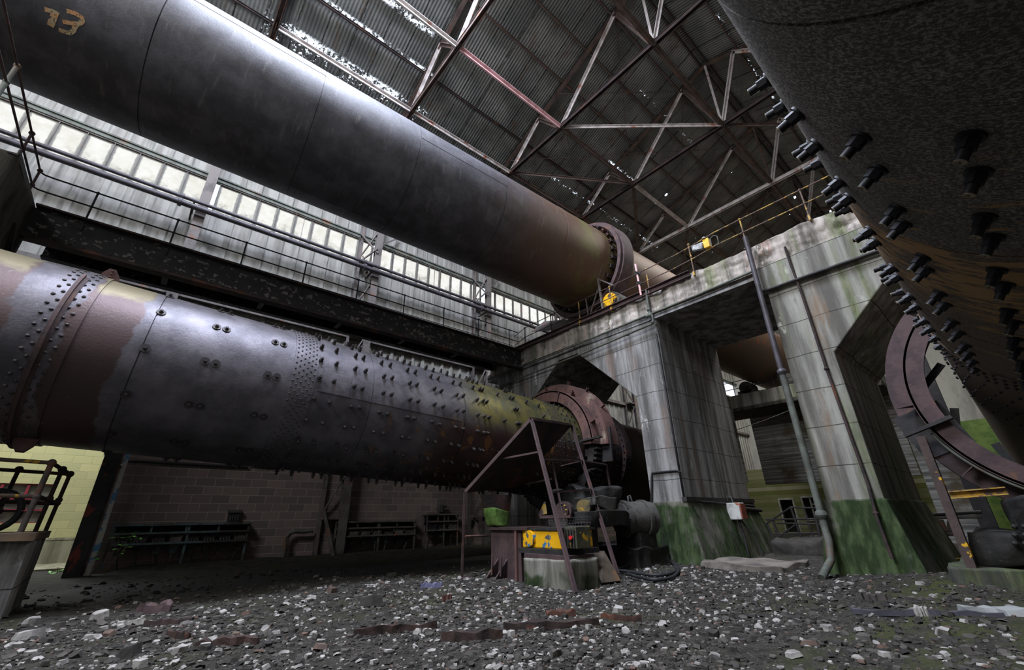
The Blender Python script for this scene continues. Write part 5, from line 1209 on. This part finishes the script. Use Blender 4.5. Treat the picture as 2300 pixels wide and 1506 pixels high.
for z in (0, -.43):
    for p, q, mt in ((C0, C1, 'yellow'), (C1, C2, 'rust_dark'), (C2, C3, 'rust_dark')):
        dz = Vector((0, 0, z)); m = MB(); m.cyl(p+dz, q+dz, .026, 10); o = m.build('rail', simple('flecked_rail_%d' % len(bpy.data.materials), srgb(84,70,62), srgb(110,96,86), c3=srgb(190,150,50), scale3=6, lo3=.56, hi3=.6, rough=.75) if mt == 'yellow' else M[mt], r)
r = thing('handwheel', 'black wheel behind the left rail cage', 'wheel', (-1.3, 9.3, 1.22))
c = Vector((-1.32, 9.2, 1.20)); m = MB()
pts = [c+Vector((.25*math.cos(t), .04*math.cos(t), .25*math.sin(t))) for t in [2*math.pi*k/24 for k in range(25)]]; m.tube(pts, .04, 8); m.build('rim', M['rubber'], r)
for k in range(3): t = math.pi*k/3; d = Vector((.24*math.cos(t), .04*math.cos(t), .24*math.sin(t))); m = MB(); m.cyl(c-d, c+d, .015, 6); m.build('spoke', M['rust_dark'], r)
m = MB(); m.cyl(c+Vector((0,-.05,0)), c+Vector((0,.3,0)), .06, 12); m.build('hub', M['rust_dark'], r)
# ------------------------------------------------------------------ things lying on the ground
def gh(x, y): return gfine(x, y, math.hypot(x, y))
def slab(label, name, cat, px, length, width, th, ang, mat, seed, grp=None, amp=.25):
    p = aZ(px[0], px[1], 0); p.z = gh(p.x, p.y); R = random.Random(seed); n = 9; vs = []; d = Vector((math.cos(ang), math.sin(ang), 0)); e = Vector((-d.y, d.x, 0))
    m = MB(); rows = []
    for i in range(n+1):
        t = i/n-.5; w2 = width*(.5+R.uniform(-amp, amp)*.6)*(1-.5*abs(t)**3*4); k = R.uniform(-.15, .15)*width; z = p.z+.01+R.uniform(0, .03)
        c = p+d*length*t+e*k; z = max(z, gh(c.x, c.y)+.004)
        rows += [Vector((c.x, c.y, z-.03))+e*w2, Vector((c.x, c.y, z+th*R.uniform(.6,1.2)))+e*w2*.8, Vector((c.x, c.y, z+th*R.uniform(.6,1.3)))-e*w2*.7, Vector((c.x, c.y, z-.03))-e*w2]
    fs = [(4*i+k, 4*i+(k+1) % 4, 4*i+4+(k+1) % 4, 4*i+4+k) for i in range(n) for k in range(4)]
    m.add(rows, fs+[(0,1,2,3), (4*n+3,4*n+2,4*n+1,4*n)]); return tag(m.build(name, M[mat] if isinstance(mat, str) else mat), label, cat, grp)
slab('long curved rotten timber in the middle foreground, its right end tipped up', 'rotten_timber', 'timber', (1240, 1415), .95, .10, .05, -.55, 'timber', 1, 'rotten timbers on the rubble')
slab('broken rotten timber left of the long curved one', 'rotten_timber', 'timber', (1060, 1440), .55, .09, .05, -.75, 'timber', 2, 'rotten timbers on the rubble')
slab('straight grey-brown timber half buried left of centre', 'rotten_timber', 'timber', (890, 1418), .80, .07, .04, -.35, 'timber', 3, 'rotten timbers on the rubble')
slab('dark red rotted board lying farthest left in the foreground', 'rotten_timber', 'timber', (510, 1450), .50, .10, .03, -.5, 'timber', 4, 'rotten timbers on the rubble')
slab('thin dark branch joining the dark red rotted board', 'branch', 'branch', (400, 1430), .34, .045, .03, -1.1, 'timber', 5)
slab('crumpled rust brown scrap standing up beyond the left foreground', 'rusty_scrap', 'scrap metal', (345, 1372), .36, .14, .09, -.35, 'rust', 6, 'rusty scraps')
slab('flat strip of rusty scrap in front of the crumpled scrap', 'rusty_scrap', 'scrap metal', (380, 1396), .48, .08, .03, -.55, 'rust_dark', 7, 'rusty scraps')
slab('long pale splinter beside the crumpled scrap', 'stone', 'stone', (296, 1398), .30, .05, .025, -.6, 'peb_pale', 8, 'large stones')
slab('orange rusty flakes beyond the right end of the long timber', 'rusty_scrap', 'scrap metal', (1260, 1385), .32, .16, .04, -.6, simple('orange_rust', srgb(96,58,40), srgb(66,44,36), scale=6, rough=.95, bump=.8), 9, 'rusty scraps')
slab('small bluish pipe piece on the rubble left of the platform post', 'pipe_piece', 'pipe piece', (968, 1318), .34, .05, .05, -.35, simple('blue_grey_paint', srgb(112,114,146), srgb(84,84,104), rough=.6), 10)
slab('red brick lump on the pale rubble left of centre', 'brick', 'brick', (1004, 1341), .14, .08, .05, -.4, simple('red_brick', srgb(96,60,50), srgb(76,52,46), rough=.9), 11)
slab('dark stick lying right of the long curved timber', 'branch', 'branch', (1395, 1395), .42, .04, .03, -1.1, 'rust_dark', 12)
slab('long blue-grey lath lying across the right foreground', 'lath', 'lath', (2080, 1382), 1.35, .06, .02, -.95, simple('bluish_lath', srgb(76,74,84), srgb(58,56,62), rough=.8), 13)
slab('torn pale sheet at the right picture edge', 'torn_sheet', 'sheet', (2260, 1382), .75, .22, .04, -.9, simple('pale_torn_sheet', srgb(140,142,140), srgb(96,98,98), rough=.7), 14)
slab('pale stone in the right foreground above the lath', 'stone', 'stone', (1968, 1351), .32, .07, .04, -.9, 'peb_mid', 15, 'large stones')
slab('pale lump resting on the middle of the lath', 'stone', 'stone', (2070, 1382), .14, .09, .06, -.9, 'peb_pale', 16, 'large stones')
for k, (px, lb) in enumerate([((1984, 1332), 'small yellow leaf nearer the second pier'), ((2026, 1341), 'larger yellow leaf right of the small one'), ((2160, 1256), 'yellow leaf on the plinth foot by the stanchion'), ((2210, 1259), 'yellow leaf on the plinth under the kiln drive')]):
    p = aZ(*px, 0.03 if k < 2 else .3); m = MB(); a = .6+k; d = Vector((math.cos(a), math.sin(a), .1))*.09; e = Vector((-d.y, d.x, .02))*.6
    m.plate([p-d, p-e*.8, p+d*.5-e*.5, p+d*1.2, p+d*.5+e*.5, p+e*.8], .004); tag(m.build('leaf', M['leaf_yellow']), lb, 'leaf', 'fallen yellow leaves')
# singled-out large stones of the foreground
R = random.Random(12)
def chunk(R, s, flat):
    m = MB(); n = R.choice((5, 6, 7)); a0 = R.random()*6.28
    ring = [(math.cos(a0+6.283*i/n)*R.uniform(.7,1.1), math.sin(a0+6.283*i/n)*R.uniform(.7,1.1)) for i in range(n)]
    k = R.uniform(.5, 1)
    vs = [Vector((x*s, y*s*k, -flat*.4)) for x, y in ring]+[Vector((x*s*.82, y*s*k*.82, flat*R.uniform(.6,1.1))) for x, y in ring]
    fs = [(i, (i+1) % n, n+(i+1) % n, n+i) for i in range(n)]+[tuple(range(n, 2*n))]
    return vs, fs
big = [((70,1398),'pale','long chip near the left picture edge'),((225,1384),'pale','bright round chip left of the crumpled scrap'),((135,1406),'mid','flat grey chip below the left edge chip'),((70,1425),'pale','wide white chip near the lower left edge'),((205,1432),'pale','slim white sliver pointing up in the left foreground'),((243,1427),'brown','pink-brown chip beside the slim white sliver'),((290,1470),'dark','dark slab at the lower left foreground'),((420,1458),'pale','square white chip beside the dark red board'),((405,1468),'pale','small white chip left of the square one'),((315,1500),'pale','white chip at the lower left picture bottom'),((472,1444),'pale','white chip touching the upper edge of the dark red board'),((720,1458),'brown','large flat pinkish slab left of centre foreground'),((598,1418),'pale','flat white chip far left of the pinkish slab'),((960,1418),'pale','triangular white chip on the grey-brown timber'),((1043,1465),'pale','bright white chip below the broken timber'),((1030,1437),'pale','white chip on the broken timber'),((1150,1432),'pale','white chip on the long curved timber'),((1130,1432),'pale','smaller white chip left on the long timber'),((985,1430),'mid','grey stone below the triangular white chip'),((1010,1482),'dark','mossy dark stone at the bottom centre'),((880,1290),'mid','grey stone left of the bluish pipe piece'),((835,1352),'dark','flat black slab on the sunlit rubble'),((1390,1380),'pale','white chip beside the dark stick'),((1250,1480),'mid','ribbed grey stone at the bottom right of centre'),((1448,1491),'pale','white chip at the bottom right of centre'),((1545,1410),'dark','dark stone left in the right foreground'),((1600,1425),'dark','black stone with a sharp top in the right foreground'),((1795,1500),'mid','long pale stone at the right picture bottom'),((1855,1405),'pale','small upright white chip in the right foreground'),((2020,1430),'mid','dark-based stone in the mossy right foreground'),((1940,1432),'mid','flat yellow-green stone on the moss'),((1820,1445),'brown','reddish stone in the right foreground'),((2115,1415),'pale','pale chip on the yellow moss'),((1990,1470),'pale','pale chip under the mossy patch'),((1780,1470),'pale','bright chip left of the long pale stone'),((745,1330),'brown','orange-brown stone in the bright rubble patch'),((700,1345),'pale','palest stone in the bright rubble patch')]
for k, (px, col, lb) in enumerate(big):
    p = aZ(px[0], px[1], 0); z = gh(p.x, p.y); s = R.uniform(.045, .075)*(1.6 if 'slab' in lb else 1.3 if 'large' in lb or 'wide' in lb else 1)*max(1, p.length/4.2)
    vs, fs = chunk(R, s, s*R.uniform(.3,.6)); rot = Matrix.Rotation(R.uniform(0,6.28), 3, 'Z') @ Matrix.Rotation(R.uniform(-.3,.3), 3, 'X')
    m = MB(); m.add([rot @ v+Vector((p.x, p.y, z+s*.15)) for v in vs], fs); tag(m.build('stone', M['peb_'+col]), lb, 'stone', 'large stones')
# the uncounted rubble carpet
def rubble(n, seed):
    R = random.Random(seed); m = MB()
    while n:
        # denser close to the open floor, thinning with distance
        rr = 2.2*math.exp(R.random()*1.72); th = R.uniform(-.10, 1.75); x, y = rr*math.cos(th), rr*math.sin(th)
        if x > 10.5 or x < -1.6: continue
        far = sst(7.2, 9.4, y)
        dens = 1-.80*sst(7.2, 9.4, y+.8*noise.noise((x*.5, y*.5, 0)))
        dens *= .45+.55*sst(-.25, .35, noise.noise((x*.8, y*.8, 5))+.25)
        if y < 2 and x > 4: dens *= .55
        if R.random() > dens: continue
        n -= 1
        s = R.choice((.010, .011, .013, .014, .016, .018, .02, .024, .030, .040))*R.uniform(.8,1.2)*(rr/3.6)**.45
        vs, fs = chunk(R, s, s*R.uniform(.18,.6)); rot = Matrix.Rotation(R.uniform(0,6.28), 3, 'Z') @ Matrix.Rotation(R.uniform(-.6,.6), 3, 'X')
        z = gh(x, y)+s*.1; u = R.random(); right = sst(1.6, -.2, math.atan2(y, x)-.35) if False else 0
        pw = (.19 if y > 2.2 else .09)*(1-.9*far)
        mi = 2 if u < pw else 1 if u < pw+.24 else 3 if u > .965 else 0
        m.add([rot @ v+Vector((x, y, z)) for v in vs], fs, mi)
    return m
o = rubble(34000, 5).build('rubble', [M['peb_dark'], M['peb_mid'], M['peb_pale'], M['peb_brown']])
tag(o, 'carpet of loose cement chips and rubble over the hall floor', 'rubble', None, 'stuff')
